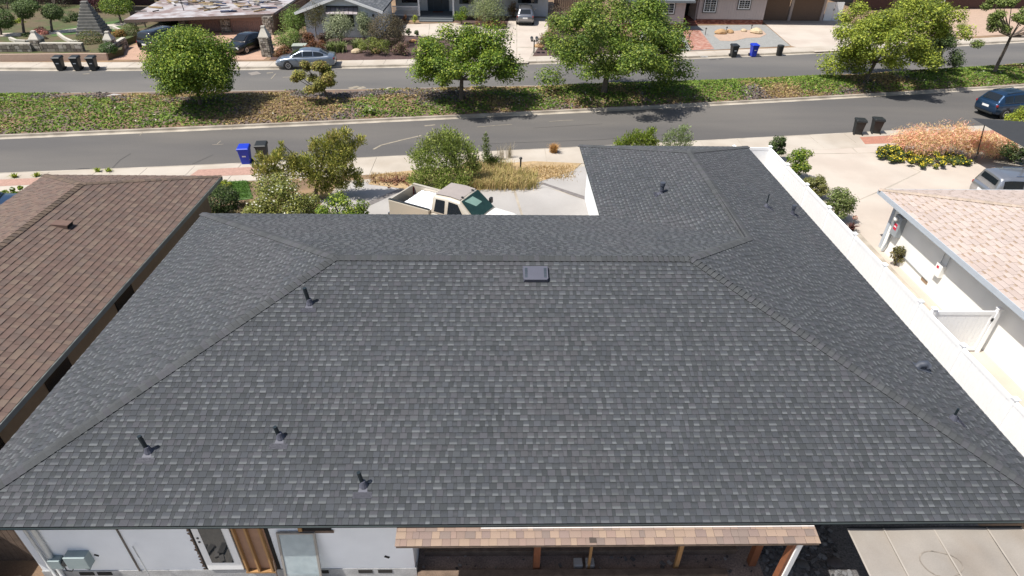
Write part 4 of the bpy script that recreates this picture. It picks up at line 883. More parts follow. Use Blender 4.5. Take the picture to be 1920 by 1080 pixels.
bush(-20, 352, 60, 384, 'leafy bush with white flowers behind the brown roof', GREEN, 1600, .14, k=12, hi=(.7, .7, .6), hif=.05)
for u, v in ((28, 333), (70, 331), (185, 322), (205, 322)): clump(u, v, 'weed sprouting along the kerb behind the brown roof', .26, 60, YGREEN, .05, .02, 1.3, 'weed')['group'] = 'weeds along the near kerb'
# ------------------------------------------------------------------ wheeled bins
def cart(u, v, rz, label, col, group=None, tilt=0, name='wheeled_bin', z=-.12, plate=True):
    g = G(u, v, z); t = empty(name, (g[0], g[1], z), rz, label, 'bin', group); mt = M_black if col is None else MATS.get('bin_blue') or mk('bin_blue', (.008, .035, .42), rough=.45, var=.06)
    m = MB(); secs = [(.21, .24, .04, 0), (.25, .27, .5, .0), (.29, .33, .98, .0)]; V = []; F = []
    for hx, hy, zz, dy in secs: V += [(-hx, -hy, zz), (hx, -hy, zz), (hx, hy, zz), (-hx, hy, zz)]
    for i in range(2):
        for k in range(4): F.append((i*4+k, i*4+(k+1) % 4, i*4+4+(k+1) % 4, i*4+4+k))
    F += [(3, 2, 1, 0), (8, 9, 10, 11)]; m.add(V, F); m.build('body', mt, t, bevel=.03)
    MB().box(-.315, .315, -.355, .36, .93, 1.0).build('rim', mt, t, bevel=.02)
    l = MB().add([(-.325, -.38, 1.0), (.325, -.38, 1.0), (.325, .37, 1.0), (-.325, .37, 1.0), (-.28, -.32, 1.06), (.28, -.32, 1.06), (.27, .32, 1.11), (-.27, .32, 1.11)], [(3, 2, 1, 0), (4, 5, 6, 7), (0, 1, 5, 4), (1, 2, 6, 5), (2, 3, 7, 6), (3, 0, 4, 7)]); l.build('lid', mt, t, bevel=.02)
    MB().tube([(-.27, .36, .98), (-.27, .45, 1.0), (.27, .45, 1.0), (.27, .36, .98)], .018, 6).build('handle', mt, t)
    for s in (-1, 1): MB().lathe([(.06, -.03), (.125, -.03), (.13, 0), (.125, .03), (.06, .03)], (s*.25, .27, .13), (1, 0, 0), 14).build('wheel', M_tyre, t, smooth=False)
    if plate: MB().poly([(-.1, -.286, .56), (.1, -.286, .56), (.1, -.292, .63), (-.1, -.292, .63)]).build('stamp', M_plate, t)
    return t
cart(464, 309, .12, 'blue wheeled bin at the near kerb beside the black one', 1, None)
cart(496, 303, .12, 'black wheeled bin next to the blue one at the near kerb', None)
for u, l in ((116, 'black bin farthest from the parked dark wagon, first of three by the terrace wall'), (148, 'middle one of the three black bins by the terrace wall'), (178, 'black bin nearest the terracotta driveway, last of three')): cart(u, 132, .1, l, None)
cart(1374, 107, .1, 'dark green-black bin beside the brick path, rounded lid', None); cart(1411, 106, .1, 'bright blue bin at the far kerb between two dark bins', 1)
cart(1605, 254, 2.9, 'black bin at the near kerb, handle side to the street, left of its twin', None); cart(1638, 252, 2.95, 'black bin at the near kerb right beside the brick strip', None)
o = MB().lathe([(.24, 0), (.25, .02), (.3, .85), (.31, .87), (.27, .9)], (0, 0, 0), n=18).build('trash_can', M_black, None, smooth=True); o.location = G(1460, 104, -.12); tag(o, 'small lidless dark round can at the far driveway mouth', 'bin')
cart(327, 92, .3, 'blue bin standing on the terracotta driveway behind the dark wagon', 1, z=.02); cart(495, 92, .1, 'grey-black bin half hidden behind the white-capped stone pillar', None, z=.02)
# ------------------------------------------------------------------ vehicles
def paint(name, col, metal=.5): return MATS.get(name) or mk(name, col, rough=.28, metal=metal, var=0, coat=.8)
def interp(T, x):
    xs = [t[0] for t in T]
    return [float(np.interp(x, xs, [t[i] for t in T])) for i in range(1, len(T[0]))]
def loft(m, S, ring, n=26):
    x0, x1 = S[0][0], S[-1][0]; xs = sorted(set([s[0] for s in S]+list(np.linspace(x0, x1, n)))); V = []; F = []
    R = None
    for x in xs:
        r = ring(*interp(S, x)); R = len(r); V += [(x, y, z) for y, z in r]
    for i in range(len(xs)-1):
        for k in range(R): F.append((i*R+k, i*R+(k+1) % R, (i+1)*R+(k+1) % R, (i+1)*R+k))
    F += [tuple(reversed(range(R))), tuple((len(xs)-1)*R+k for k in range(R))]; m.add(V, F); return m
def body_ring(zb, zt, w):
    h = zt-zb; H = [(w*.86, zb), (w*.965, zb+.08*h), (w*.995, zb+.3*h), (w, zb+.55*h), (w*.975, zb+.8*h), (w*.93, zb+.95*h), (w*.84, zt), (w*.45, zt+.018), (0, zt+.025)]
    return H+[(-y, z) for y, z in reversed(H[:-1])]
def cabin_ring(zb, zt, wb, wt):
    h = zt-zb; H = [(wb, zb), (wb*.985+wt*.015, zb+.08*h), (wb*.15+wt*.85, zb+.84*h), (wt*.95, zb+.95*h), (wt*.75, zt), (0, zt+.02*min(1, h*3))]
    return H+[(-y, z) for y, z in reversed(H[:-1])]
KINDS = dict(
 sedan=dict(L=4.7, wb=2.68, r=.33, body=[(-2.35, .42, .80, .70), (-2.28, .30, .97, .82), (-1.9, .24, 1.03, .89), (-.9, .2, .97, .91), (.8, .2, .94, .91), (1.1, .2, .93, .91), (1.9, .22, .82, .88), (2.22, .25, .70, .80), (2.35, .34, .55, .66)],
   cab=[(-1.85, .98, 1.03, .78, .70), (-1.15, .96, 1.36, .84, .60), (-.6, .95, 1.44, .85, .62), (.05, .94, 1.45, .85, .62), (.35, .93, 1.40, .84, .61), (1.2, .92, .97, .80, .72)], side=[(-1.5, -.72), (-.66, .1), (.16, .95)]),
 suv=dict(L=4.6, wb=2.7, r=.37, body=[(-2.3, .50, .95, .74), (-2.22, .36, 1.06, .85), (-1.8, .28, 1.08, .92), (.9, .26, 1.05, .93), (1.2, .26, 1.04, .93), (1.95, .28, .95, .89), (2.2, .32, .82, .82), (2.3, .42, .66, .70)],
   cab=[(-2.18, 1.03, 1.10, .80, .72), (-1.75, 1.04, 1.56, .86, .64), (-1.3, 1.04, 1.64, .87, .66), (.1, 1.03, 1.67, .87, .67), (.45, 1.02, 1.60, .86, .66), (1.3, 1.0, 1.06, .82, .74)], side=[(-1.72, -1.05), (-.98, -.1), (-.02, .95)]),
 wagon=dict(L=4.9, wb=2.85, r=.39, body=[(-2.45, .52, 1.0, .80), (-2.36, .4, 1.1, .92), (-1.9, .32, 1.12, .96), (1.1, .3, 1.10, .96), (1.3, .3, 1.09, .96), (2.1, .32, 1.02, .93), (2.36, .36, .9, .86), (2.45, .46, .72, .74)],
   cab=[(-2.36, 1.08, 1.14, .86, .78), (-2.2, 1.08, 1.72, .9, .70), (-1.8, 1.08, 1.80, .91, .72), (.25, 1.08, 1.82, .91, .72), (.6, 1.07, 1.74, .9, .7), (1.3, 1.06, 1.12, .86, .78)], side=[(-2.05, -1.15), (-1.08, -.1), (-.02, 1.0)]))
def car(kind, loc, rz, label, pm, name='parked_car', cat='car', z=0, scale=1.0):
    K = KINDS[kind]; t = empty(name, (loc[0], loc[1], z), rz, label, cat); t.scale = (scale,)*3
    b = loft(MB(), K['body'], body_ring, 34).build('body', pm, t, smooth=True); cab = loft(MB(), K['cab'], cabin_ring, 26).build('cabin', pm, t, smooth=True)
    cb = K['cab']
    def top(x): return interp(cb, x)
    def yside(x, f):
        zb, zt, wb, wt = top(x); h = zt-zb
        return (np.interp(f, [.08, .84], [wb*.985+wt*.015, wb*.15+wt*.85]), zb+h*f)
    def glass(nm, rows):
        m = MB(); V = [p for r in rows for p in r]; n = len(rows[0]); F = [(i*n+k, i*n+k+1, (i+1)*n+k+1, (i+1)*n+k) for i in range(len(rows)-1) for k in range(n-1)]
        m.add(V, F).build(nm, M_glass, t, smooth=True)
    for s in (-1, 1):
        for a, c in K['side']:
            xs = np.linspace(a, c, 6); rows = []
            for f in (.14, .5, .82): rows.append([(x, s*(yside(x, f)[0]+.012), yside(x, f)[1]) for x in xs])
            glass('side_window', rows)
    def screen(nm, xa, xb, sgn):
        rows = []
        for x in np.linspace(xa, xb, 5):
            zb, zt, wb, wt = top(x); w = wt*.80; z_ = zt+.03; rows.append([(x+sgn*.012, y, z_+(1-abs(y)/w)*.004+.004) for y in np.linspace(-w, w, 5)])
        glass(nm, rows)
    screen('windscreen', cb[-2][0]+.06, cb[-1][0]-.06, 1); screen('rear_window', cb[0][0]+.05, cb[1][0]-.04, -1)
    r = K['r']; hw = max(q[3] for q in K['body'])
    for sx in (-1, 1):
        for sy in (-1, 1):
            x = sx*K['wb']/2; MB().lathe([(r*1.13, 0), (r*1.13, .012)], (x, sy*(hw-.022), r*1.02), (0, sy, 0), 20).build('wheel_arch', M_black, t)
            w = MB().lathe([(r*.6, -.1), (r*.93, -.1), (r, -.06), (r, .07), (r*.93, .1), (r*.66, .105)], (x, sy*(hw-.09), r), (0, sy, 0), 20).build('wheel', M_tyre, t, smooth=False)
            MB().lathe([(r*.66, .09), (r*.62, .11), (r*.2, .1), (r*.1, .115)], (x, sy*(hw-.09), r), (0, sy, 0), 20).build('rim', M_rim, w, smooth=False)
    L = K['L']/2; zt = interp(K['body'], -L*.98)[1]; zf = interp(K['body'], L*.96)[1]
    for s in (-1, 1):
        MB().obox((-L*.955, s*hw*.74, zt-.10), (.12, .36, .15), rz=s*.25).build('tail_light', M_red, t, bevel=.03); MB().obox((L*.925, s*hw*.68, zf-.09), (.16, .34, .12), rz=-s*.4).build('headlight', M_lens, t, bevel=.03)
        MB().obox((cb[-2][0]+.45, s*(hw+.08), cb[-1][1]+.1), (.1, .18, .13)).build('mirror', pm, t, bevel=.02)
    bx('number_plate', M_plate, t, -L-.012, -L+.03, -.25, .25, zt-.30, zt-.16); bx('bumper', M_black, t, -L-.01, -L+.12, -hw*.72, hw*.72, .32, .44, .02); bx('grille', M_black, t, L-.06, L+.006, -hw*.45, hw*.45, .42, .58, .02)
    if kind != 'sedan':
        for s in (-1, 1): MB().tube([(-1.5, s*.56, top(-1.5)[1]+.03), (0, s*.58, top(0)[1]+.05), (.3, s*.58, top(.3)[1]+.02)], .018, 6).build('roof_rail', M_chrome if scale > 1.001 else M_black, t)
    return t
M_rim = mk('alloy', (.5, .5, .5), rough=.3, metal=.9, var=.1)
def heading(pa, pb, z=0): a, b = G(*pa, z), G(*pb, z); return math.atan2(b[1]-a[1], b[0]-a[0])
p = (G(527, 134, -.12)+G(612, 128, -.12))/2
car('sedan', (p[0]+.05, p[1]+.95), math.pi+.115, 'silver-blue sedan parked at the far kerb behind the smallest tree', paint('silver_paint', lin(150, 160, 172, .9), .75), z=-.12)
p = G(282, 102); car('wagon', (p[0]+.75, p[1]+2.1), 1.17, 'black boxy off-roader with chrome rear bumper on the terracotta driveway', paint('black_paint', (.006, .006, .007), .0), cat='off-roader')
p = G(448, 103); car('sedan', (p[0]+.2, p[1]+1.9), -1.9, 'black sedan nosing out in front of the stone garages', paint('black_paint', 0), scale=.95)
p = G(986, 49); car('suv', (p[0], p[1]+2.2), 1.53, 'grey compact crossover parked nose-in by the white house', paint('grey_paint', lin(150, 152, 156, .8), .7), cat='suv')
car('wagon', (-21.6, 60.5), 1.2, 'grey vehicle parked deep inside the dark carport', paint('slate_paint', lin(120, 124, 130, .5), .5), cat='car')
p = G(1864, 222, -.12); car('suv', (47.0, 34.6), .24, 'dark blue crossover at the near kerb beyond the coral shrubs', paint('blue_paint', (.016, .05, .11), .55), cat='suv', z=-.12)
car('wagon', (37.55, 19.75), -.08, 'silver people carrier with roof rails under the black sail', paint('silver2_paint', lin(176, 178, 182, .9), .75), cat='van', scale=1.002)
pq = G(-6, 384, .9); car('suv', (pq[0]-1.2, pq[1]-.2), .3, 'dark blue car peeping out behind the brown roof', paint('blue_paint', 0))
# pickup
pk = empty('pickup_truck', (9.42, 16.92, 0), math.radians(-29), 'tan and white extended-cab pickup with an open bed, parked behind the far eave', 'pickup')
M_tanp = paint('tan_paint', lin(214, 204, 186, .8), .15); M_wp = mk('hood_white', lin(240, 238, 232, .8), rough=.4, var=.02); M_grp = mk('faded_roof', lin(176, 166, 160, .72), rough=.6, var=.06, scale=3)
loft(MB(), [(-.72, .5, 1.18, .94), (-.6, .42, 1.22, .97), (1.2, .42, 1.2, .97), (1.3, .42, 1.19, .97)], body_ring, 10).build('body', M_tanp, pk, smooth=True)
loft(MB(), [(1.3, .42, 1.19, .965), (2.3, .42, 1.16, .95), (2.72, .45, 1.08, .9), (2.85, .5, .9, .82)], body_ring, 10).build('hood', M_wp, pk, smooth=True)
cabS = [(-.68, 1.16, 1.84, .90, .70), (-.6, 1.17, 1.92, .9, .72), (.1, 1.17, 1.96, .9, .73), (.62, 1.17, 1.91, .9, .72), (1.42, 1.16, 1.20, .88, .80)]
pk.scale = (1.04,)*3
loft(MB(), cabS, cabin_ring, 20).build('cabin', M_tanp, pk, smooth=True)
MB().add([(x, y, z) for x, z in ((-.62, 1.945), (.1, 1.988), (.58, 1.942)) for y in (-.62, 0, .62)], [(i*3+k, (i+1)*3+k, (i+1)*3+k+1, i*3+k+1) for i in range(2) for k in range(2)]).build('roof_panel', M_grp, pk, smooth=True)
M_gg = mk('green_glass', lin(58, 92, 84, .4), rough=.08, var=.25, scale=2.5)
MB().add([(x+.01, y*w, z+.03) for x, z, w in ((.66, 1.885, .66), (1.02, 1.57, .7), (1.38, 1.245, .74)) for y in (-1, -.5, 0, .5, 1)], [(i*5+k, (i+1)*5+k, (i+1)*5+k+1, i*5+k+1) for i in range(2) for k in range(4)]).build('windscreen', M_gg, pk, smooth=True)
MB().poly([(.73, -.5, 1.868), (1.06, -.15, 1.58), (1.06, .35, 1.58), (.75, .1, 1.85)]).build('sun_shade', mk('sun_shade', lin(150, 186, 172, .7)), pk)
for s in (-1, 1):
    for a, b_, c_, d_ in ((-.55, -.05, -.06, -.5), (.1, .95, .55, .12)):
        V = []
        for x, f in ((a, .14), (b_, .14), (c_, .82), (d_, .82)):
            zb, zt, wb, wt = interp(cabS, x); y = np.interp(f, [.08, .84], [wb*.985+wt*.015, wb*.15+wt*.85])+.014; V.append((x, s*y, zb+(zt-zb)*f))
        MB().poly(V).build('side_window', M_glass, pk)
    MB().box(-2.85, -.76, s*.97 if s < 0 else .85, -.85 if s < 0 else .97, .45, 1.28).build('bed_side', M_tanp, pk, bevel=.03)
    MB().box(-2.86, -.76, s*.955 if s < 0 else .835, -.835 if s < 0 else .955, 1.281, 1.30).build('bed_rail', M_black if s < 0 else M_tanp, pk)
    MB().obox((1.05, s*1.1, 1.32), (.12, .2, .26)).build('mirror', M_black, pk, bevel=.03); bx('tail_light', M_red, pk, -2.875, -2.80, s*.84-.07, s*.84+.07, .8, 1.15)
    bx('clearance_light', M_black, pk, .52, .6, s*.4-.035, s*.4+.035, 1.95, 1.99)
    for x in (-1.75, 1.95):
        w = MB().lathe([(.22, -.12), (.36, -.12), (.38, -.08), (.38, .08), (.36, .12), (.26, .125)], (x, s*.87, .38), (0, s, 0), 20).build('wheel', M_tyre, pk); MB().lathe([(.26, .1), (.24, .125), (.08, .11)], (x, s*.87, .38), (0, s, 0), 18).build('rim', M_rim, w)
bx('tailgate', M_tanp, pk, -2.88, -2.81, -.82, .82, .62, 1.26, .01); bx('bed_floor', M_black, pk, -2.8, -.76, -.84, .84, .6, .65); bx('bed_front', M_tanp, pk, -.78, -.73, -.84, .84, .6, 1.25)
bx('bumper', M_chrome, pk, -3.0, -2.9, -.9, .9, .42, .6, .02)
lo = MB(); nn_ = 14
V = [(-2.35+1.52*i/nn_, -.82+1.64*j/nn_, 1.10+.10*(i/nn_)+.02*math.sin(i*1.7+j)*math.cos(j*1.3)) for i in range(nn_+1) for j in range(nn_+1)]
lo.add(V, [(i*(nn_+1)+j, (i+1)*(nn_+1)+j, (i+1)*(nn_+1)+j+1, i*(nn_+1)+j+1) for i in range(nn_) for j in range(nn_)])
ld_ = lo.build('white_tarp', mk('tarp_white', (.78, .79, .82), rough=.5, var=.04), None, smooth=True); ld_.location = pk.location; ld_.rotation_euler = pk.rotation_euler; ld_.scale = (1.04,)*3; tag(ld_, 'white sheet covering the load in the pickup bed', 'tarp')
# black shade sail with poles over the people carrier
sl_ = empty('shade_sail', (0, 0, 0), 0, 'black triangular shade sail on slim poles above the silver people carrier', 'shade sail')
A0, B0_, C0_ = np.array(G(1822, 221, 2.6)), np.array(G(2050, 232, 3.1)), np.array(G(1990, 310, 2.4))
V = []; F = []; n = 10
for i in range(n+1):
    for j in range(n+1-i):
        a, b_ = i/n, j/n; q = A0*(1-a-b_)+B0_*a+C0_*b_; q = q-np.array((0, 0, .25*(a*b_+a*(1-a-b_)+b_*(1-a-b_)))); V.append(q)
ix = lambda i, j: sum(n+1-k for k in range(i))+j
for i in range(n):
    for j in range(n-i):
        F.append((ix(i, j), ix(i+1, j), ix(i, j+1)))
        if i+j < n-1: F.append((ix(i+1, j), ix(i+1, j+1), ix(i, j+1)))
MB().add(V, F).build('cloth', mk('sail_black', (.028, .03, .033), rough=.8, var=.1), sl_, smooth=True)
b0 = G(1827, 307); MB().tube([tuple(b0), (A0[0]+.6, A0[1]-.35, 2.45)], .03, 6).build('pole', M_black, sl_)
b1 = G(1893, 338); MB().tube([tuple(b1), (C0_[0]-1.1, C0_[1]+.6, 2.4)], .035, 6).build('pole', M_black, sl_)
# ------------------------------------------------------------------ houses across the street
def YP(u, v, y):
    d = ray(u, v); k = (y-CP[1])/d[1]; return CP+d*k
def stones(m, p0, p1, z0, z1, nrm_, sz=.3, c=((176, 168, 152), (150, 142, 128), (192, 184, 168), (132, 122, 112), (204, 196, 184)), k=.6, proud=.05):
    "irregular rubble facing between two ground points"
    p0, p1 = np.array(p0[:2], float), np.array(p1[:2], float); L = np.linalg.norm(p1-p0); d = (p1-p0)/L; a = math.atan2(d[1], d[0]); z = z0
    while z < z1-.03:
        h = min(z1-z, sz*(.55+.5*rng.random())); s = -sz*rng.random()*.4
        while s < L:
            w = sz*(.7+.9*rng.random()); s0, s1 = max(s, 0), min(s+w, L); s += w
            if s1-s0 < .06: continue
            q = p0+d*((s0+s1)/2)+np.array(nrm_)*(proud*(.2+.5*rng.random()))
            m.obox((q[0], q[1], z+h/2), (s1-s0-.03, .12, h-.03), rz=a, ry=rng.normal()*.04, c=lin(*c[rng.integers(len(c))], k*(.85+.3*rng.random())))
        z += h
def stone_box(name, parent, ctr, w, dpt, h, mat_core, cap=None, sz=.25):
    x, y = ctr[0], ctr[1]; bx('core', mat_core, parent, x-w/2, x+w/2, y-dpt/2, y+dpt/2, ctr[2], ctr[2]+h); m = MB()
    for a, b, n in (((x-w/2, y-dpt/2), (x+w/2, y-dpt/2), (0, -1)), ((x-w/2, y+dpt/2), (x-w/2, y-dpt/2), (-1, 0)), ((x+w/2, y-dpt/2), (x+w/2, y+dpt/2), (1, 0))): stones(m, a, b, ctr[2], ctr[2]+h, n, sz)
    tag(m.build('stone_facing', M_attr, parent), kind='stuff')
    if cap:
        z = ctr[2]+h; e = .06; V = [(x-w/2-e, y-dpt/2-e, z), (x+w/2+e, y-dpt/2-e, z), (x+w/2+e, y+dpt/2+e, z), (x-w/2-e, y+dpt/2+e, z), (x-w/2-e, y-dpt/2-e, z+.08), (x+w/2+e, y-dpt/2-e, z+.08), (x+w/2+e, y+dpt/2+e, z+.08), (x-w/2-e, y+dpt/2+e, z+.08)]
        q = .12; V += [(x-q, y-q, z+cap), (x+q, y-q, z+cap), (x+q, y+q, z+cap), (x-q, y+q, z+cap)]
        MB().add(V, [(3, 2, 1, 0), (0, 1, 5, 4), (1, 2, 6, 5), (2, 3, 7, 6), (3, 0, 4, 7), (4, 5, 9, 8), (5, 6, 10, 9), (6, 7, 11, 10), (7, 4, 8, 11), (8, 9, 10, 11)]).build('cap', M_cap, parent)
        bx('finial', M_cap, parent, x-q-.03, x+q+.03, y-q-.03, y+q+.03, z+cap, z+cap+.12)
M_cap = mk('pale_cap', lin(226, 220, 206, .62), var=.1, scale=4); M_mort = mk('mortar', lin(140, 132, 120, .55), var=.15)
M_garg = mk('garage_pink', lin(176, 144, 132, .64), rough=.7, var=.06); M_beig = mk('beige_siding', lin(208, 192, 186, .74), rough=.8, var=.05, scale=1); M_brown = mk('garage_brown', lin(142, 116, 98, .64), rough=.7, var=.06)
M_ws = mk('pale_siding', (.74, .76, .78), rough=.8, var=.04); M_trim = mk('trim_dark', lin(104, 98, 94, .64), var=.05); M_bluedoor = mk('slate_blue_door', lin(74, 92, 108, .64), rough=.5, var=.06); M_redbrick = mk('red_brick_mix', lin(150, 92, 76, .64), var=.3, scale=9, fine=.3, fscale=22)
# --- stone garage house with carport and littered roof
ha = empty('house', (0, 0, 0), 0, 'stone and pink garage house with a carport and littered white flat roof', 'house')
r1, r2, r3, r4 = G(232, 37, 1.75), G(512, 25.5, 1.75), G(585, -22, 1.95), G(330, -16, 2.15)
rf = MB().add([tuple(r1), tuple(r2), tuple(r3), tuple(r4)]+[tuple(p-np.array((0, 0, .2))) for p in (r1, r2, r3, r4)], [(0, 1, 2, 3), (7, 6, 5, 4), (0, 4, 5, 1), (1, 5, 6, 2), (2, 6, 7, 3), (3, 7, 4, 0)]).build('roof', mk('torn_white_roof', lin(206, 202, 204, .6), rough=.85, var=.12, scale=1.2, tint=lin(160, 140, 136, .6), tscale=.9), ha)
bx('fascia', mk('fascia_taupe', lin(166, 146, 132, .62), var=.1), ha, 0, 1, 0, .03, 0, 1).hide_render = False
fo_ = [o for o in ha.children if o.name.startswith('fascia')][0]; dv_ = r2-r1; fo_.location = (r1[0], r1[1]-.04, 1.49); fo_.rotation_euler = (0, 0, math.atan2(dv_[1], dv_[0])); fo_.scale = (float(np.linalg.norm(dv_[:2])), 1, .24)
for u, v in ((347, 58.5), (425, 61), (505, 66)):
    g = G(u, v); stone_box('stone_column', ha, (g[0], g[1]+.3, 0), .72, .6, 1.62, M_mort, sz=.22)
a1, a2, a3 = G(347, 58.5), G(425, 61), G(505, 66)
for p, q in ((a1, a2), (a2, a3)):
    gd = bx('garage_door', M_garg, ha, p[0]+.36, q[0]-.36, p[1]+.25, p[1]+.3, 0, 1.62)
    x = p[0]+.46
    while x < q[0]-.5: bx('slat', M_garg, gd, x, x+.1, p[1]+.215, p[1]+.249, .06, .95); x += .2
    bx('lintel', M_mort, ha, p[0]+.36, q[0]-.36, p[1]-.02, p[1]+.24, 1.45, 1.62)
bx('carport_back', M_dark, ha, -26, a1[0]-.36, 60.5, 60.7, 0, 1.5); bx('side_wall', M_woodd, ha, a3[0]+.25, a3[0]+.4, a3[1]+.6, 70, 0, 1.6); bx('back_wall', M_mort, ha, a1[0], a3[0]+.25, a1[1]+6, a1[1]+6.2, 0, 1.55)
for u in (258, 275): g = G(u, 62); bx('carport_post', M_trim, ha, g[0], g[0]+.1, g[1], g[1]+.1, 0, 1.6)
m = MB(); d1 = r2-r1; d2 = r4-r1
for k in range(150):
    a, b = rng.random(), rng.random()
    if b < .12 and a < .6: continue
    b = .1+.85*b
    if a < .45 and b < .45 and rng.random() < .75: continue
    q = r1+d1*a+d2*b*.9; z = r1[2]+.05+.4*b+.06*rng.random(); pl = [(196, 168, 122), (150, 146, 140), (222, 220, 220), (96, 90, 88), (120, 112, 104), (206, 188, 150), (84, 96, 130)][rng.integers(7)]
    m.obox((q[0], q[1], z), (.4+1.4*rng.random(), .08+.3*rng.random()**2, .05+.07*rng.random()), rz=rng.normal()*.5, ry=rng.normal()*.06, c=lin(*pl, .6))
tag(m.build('roof_debris', M_attr, None), 'planks, torn sheeting and scrap strewn over the flat garage roof', 'debris', kind='stuff')
q = G(345, 20, 1.9); tag(MB().tube([tuple(q), (q[0]-.1, q[1], q[2]+1.3)], .035, 6).build('roof_pole', M_black, None), 'thin dark pole standing on the littered garage roof', 'pole')
def pillar(u, v, label, w, h, cap, z=0):
    g = G(u, v, z); t = empty('stone_pillar', (g[0], g[1]+w/2, z), 0, label, 'pillar'); stone_box('p', t, (0, 0, 0), w, w, h, M_mort, cap)
pillar(501, 107, 'rubble pillar with tall white pyramid cap between driveway and garden bed', .72, 1.55, .75)
pillar(71, 96, 'stone gatepost with white cap at the middle of the terrace wall', .7, .85, .55, .5); pillar(206, 90, 'stone gatepost with white cap beside the clipped cube hedge', .62, .6, .55, .5)
# terrace garden
ter = [G(-160, 116), G(205, 112.5), G(232, 104), G(236, 86)]; P = [(p[0], p[1]) for p in ter]+[(-19.8, 72), (-60, 72)]
tag(MB().prism(P, -.02, .5).build('garden_terrace', mk('garden_soil', lin(118, 104, 78, .6), rough=.97, var=.25, scale=2, fine=.25, fscale=25, tint=lin(92, 104, 58, .6), tscale=.5), None), kind='structure')
rw = tag(MB().prism([(ter[0][0], ter[0][1]-.2), (ter[1][0], ter[1][1]-.2), (ter[1][0], ter[1][1]-.01), (ter[0][0], ter[0][1]-.01)], 0, .56).build('retaining_wall', mk('pink_stucco', lin(212, 184, 164, .64), var=.06), None), 'low pinkish stucco retaining wall below the terrace garden', 'wall')
def stonewall(px, h, label, z=.5):
    t = empty('stone_wall', (0, 0, 0), 0, label, 'wall'); A_, B_ = G(*px[0], z), G(*px[1], z); d = nrm((B_-A_)[:2]); n = np.array((d[1], -d[0])); m = MB(); MB().beam((A_[0]-n[0]*.16, A_[1]-n[1]*.16, z+h/2), (B_[0]-n[0]*.16, B_[1]-n[1]*.16, z+h/2), .22, h).build('core', M_mort, t)
    stones(m, A_, B_, z, z+h, n, .3, proud=.04); tag(m.build('stone_facing', M_attr, t), kind='stuff'); MB().beam((A_[0]-n[0]*.15, A_[1]-n[1]*.15, z+h+.03), (B_[0]-n[0]*.15, B_[1]-n[1]*.15, z+h+.03), .34, .06).build('coping', M_cap, t)
stonewall(((-60, 97), (62, 97)), .6, 'rubble stone wall stretch left of the middle gatepost'); stonewall(((80, 97), (158, 97)), .62, 'rubble stone wall stretch ending at the dome shrub')
stonewall(((208, 108), (240, 88)), .75, 'rough stone wall turning along the terracotta driveway', 0.05)
def curve_wall(px, label):
    t = MB(); pts = [G(u, v, .5) for u, v in px]
    for a, b in zip(pts, pts[1:]): t.beam((a[0], a[1], .62), (b[0], b[1], .62), .22, .26)
    tag(t.build('garden_edging', M_cap, None), label, 'edging')
curve_wall([(20, 75), (32, 80), (50, 81), (62, 80)], 'curved pale edging at the terrace pond'); curve_wall([(110, 66), (122, 75), (135, 81), (150, 82)], 'curving stone edging below the stepped stone stack'); curve_wall([(198, 52), (214, 54), (226, 60)], 'short pale edging behind the stone gatepost')
patch('terrace_path', [(0, 62), (80, 60), (150, 52), (235, 42), (238, 46), (150, 58), (80, 66), (0, 68)], M_conc, .53)
patch('terrace_lawn', [(85, 60), (150, 48), (225, 38), (228, 58), (160, 62), (100, 68)], MATS['lawn_green'], .515)
g = G(166, 68, .5); st_ = empty('stone_stack', (g[0], g[1]+1.1, .5), .12, 'tall stepped pyramid of grey stone slabs in the terrace garden', 'garden feature')
for k in range(11):
    f = 1-k/11; w = .18+1.05*f; bx('stone_slab', mk('slab_grey', lin(150, 148, 142, .6), var=.25, scale=4) if k == 0 else MATS['slab_grey'], st_, -w*.95, w*.95, -w*.9, w*.7, k*.25, k*.25+.235, .02)
def topiary(u, v, blobs, label, P=DGREEN, n=2600, trunk=.09, z=.5):
    g = G(u, v, z); t = empty('topiary_tree', (g[0], g[1], z), 0, label, 'tree'); C = []; R = []
    for bu, bv, ru, rv in blobs:
        q = YP(bu, bv, g[1]); s = FO/depth(q); C.append(q-g); R.append([ru/s, ru/s*.9, rv/s])
    V, cl = leaves(C, R, n, .13, P, shell=.82, up=.3); link('crown', quads_mesh('crown', V, cl), M_leaf, t); tb = MB()
    for c in C: tb.tube([(0, 0, 0), (c[0]*.3, c[1], c[2]*.5), tuple(c)], [trunk*1.3, trunk, trunk*.5], 6)
    tb.build('trunk', M_bark, t, smooth=True)
topiary(45, 62, [(48, 12, 23, 11), (45, 22, 16, 12)], 'cloud-pruned tree with two stacked green domes', pal((96, 116, 66), (82, 102, 58), (112, 130, 74)), 4200)
topiary(98, 60, [(98, 22, 18, 13)], 'single dome-clipped tree between the cloud-pruned tree and the stone stack', pal((92, 112, 64), (80, 98, 56), (108, 126, 72)), 2800)
topiary(2, 66, [(4, 36, 20, 16)], 'dome-clipped tree beside the pond edge', pal((88, 112, 58), (76, 98, 50), (102, 124, 66)), 3000)
topiary(228, 44, [(217, 10, 28, 16)], 'round-headed tree in front of the littered roof', GREEN, 3200)
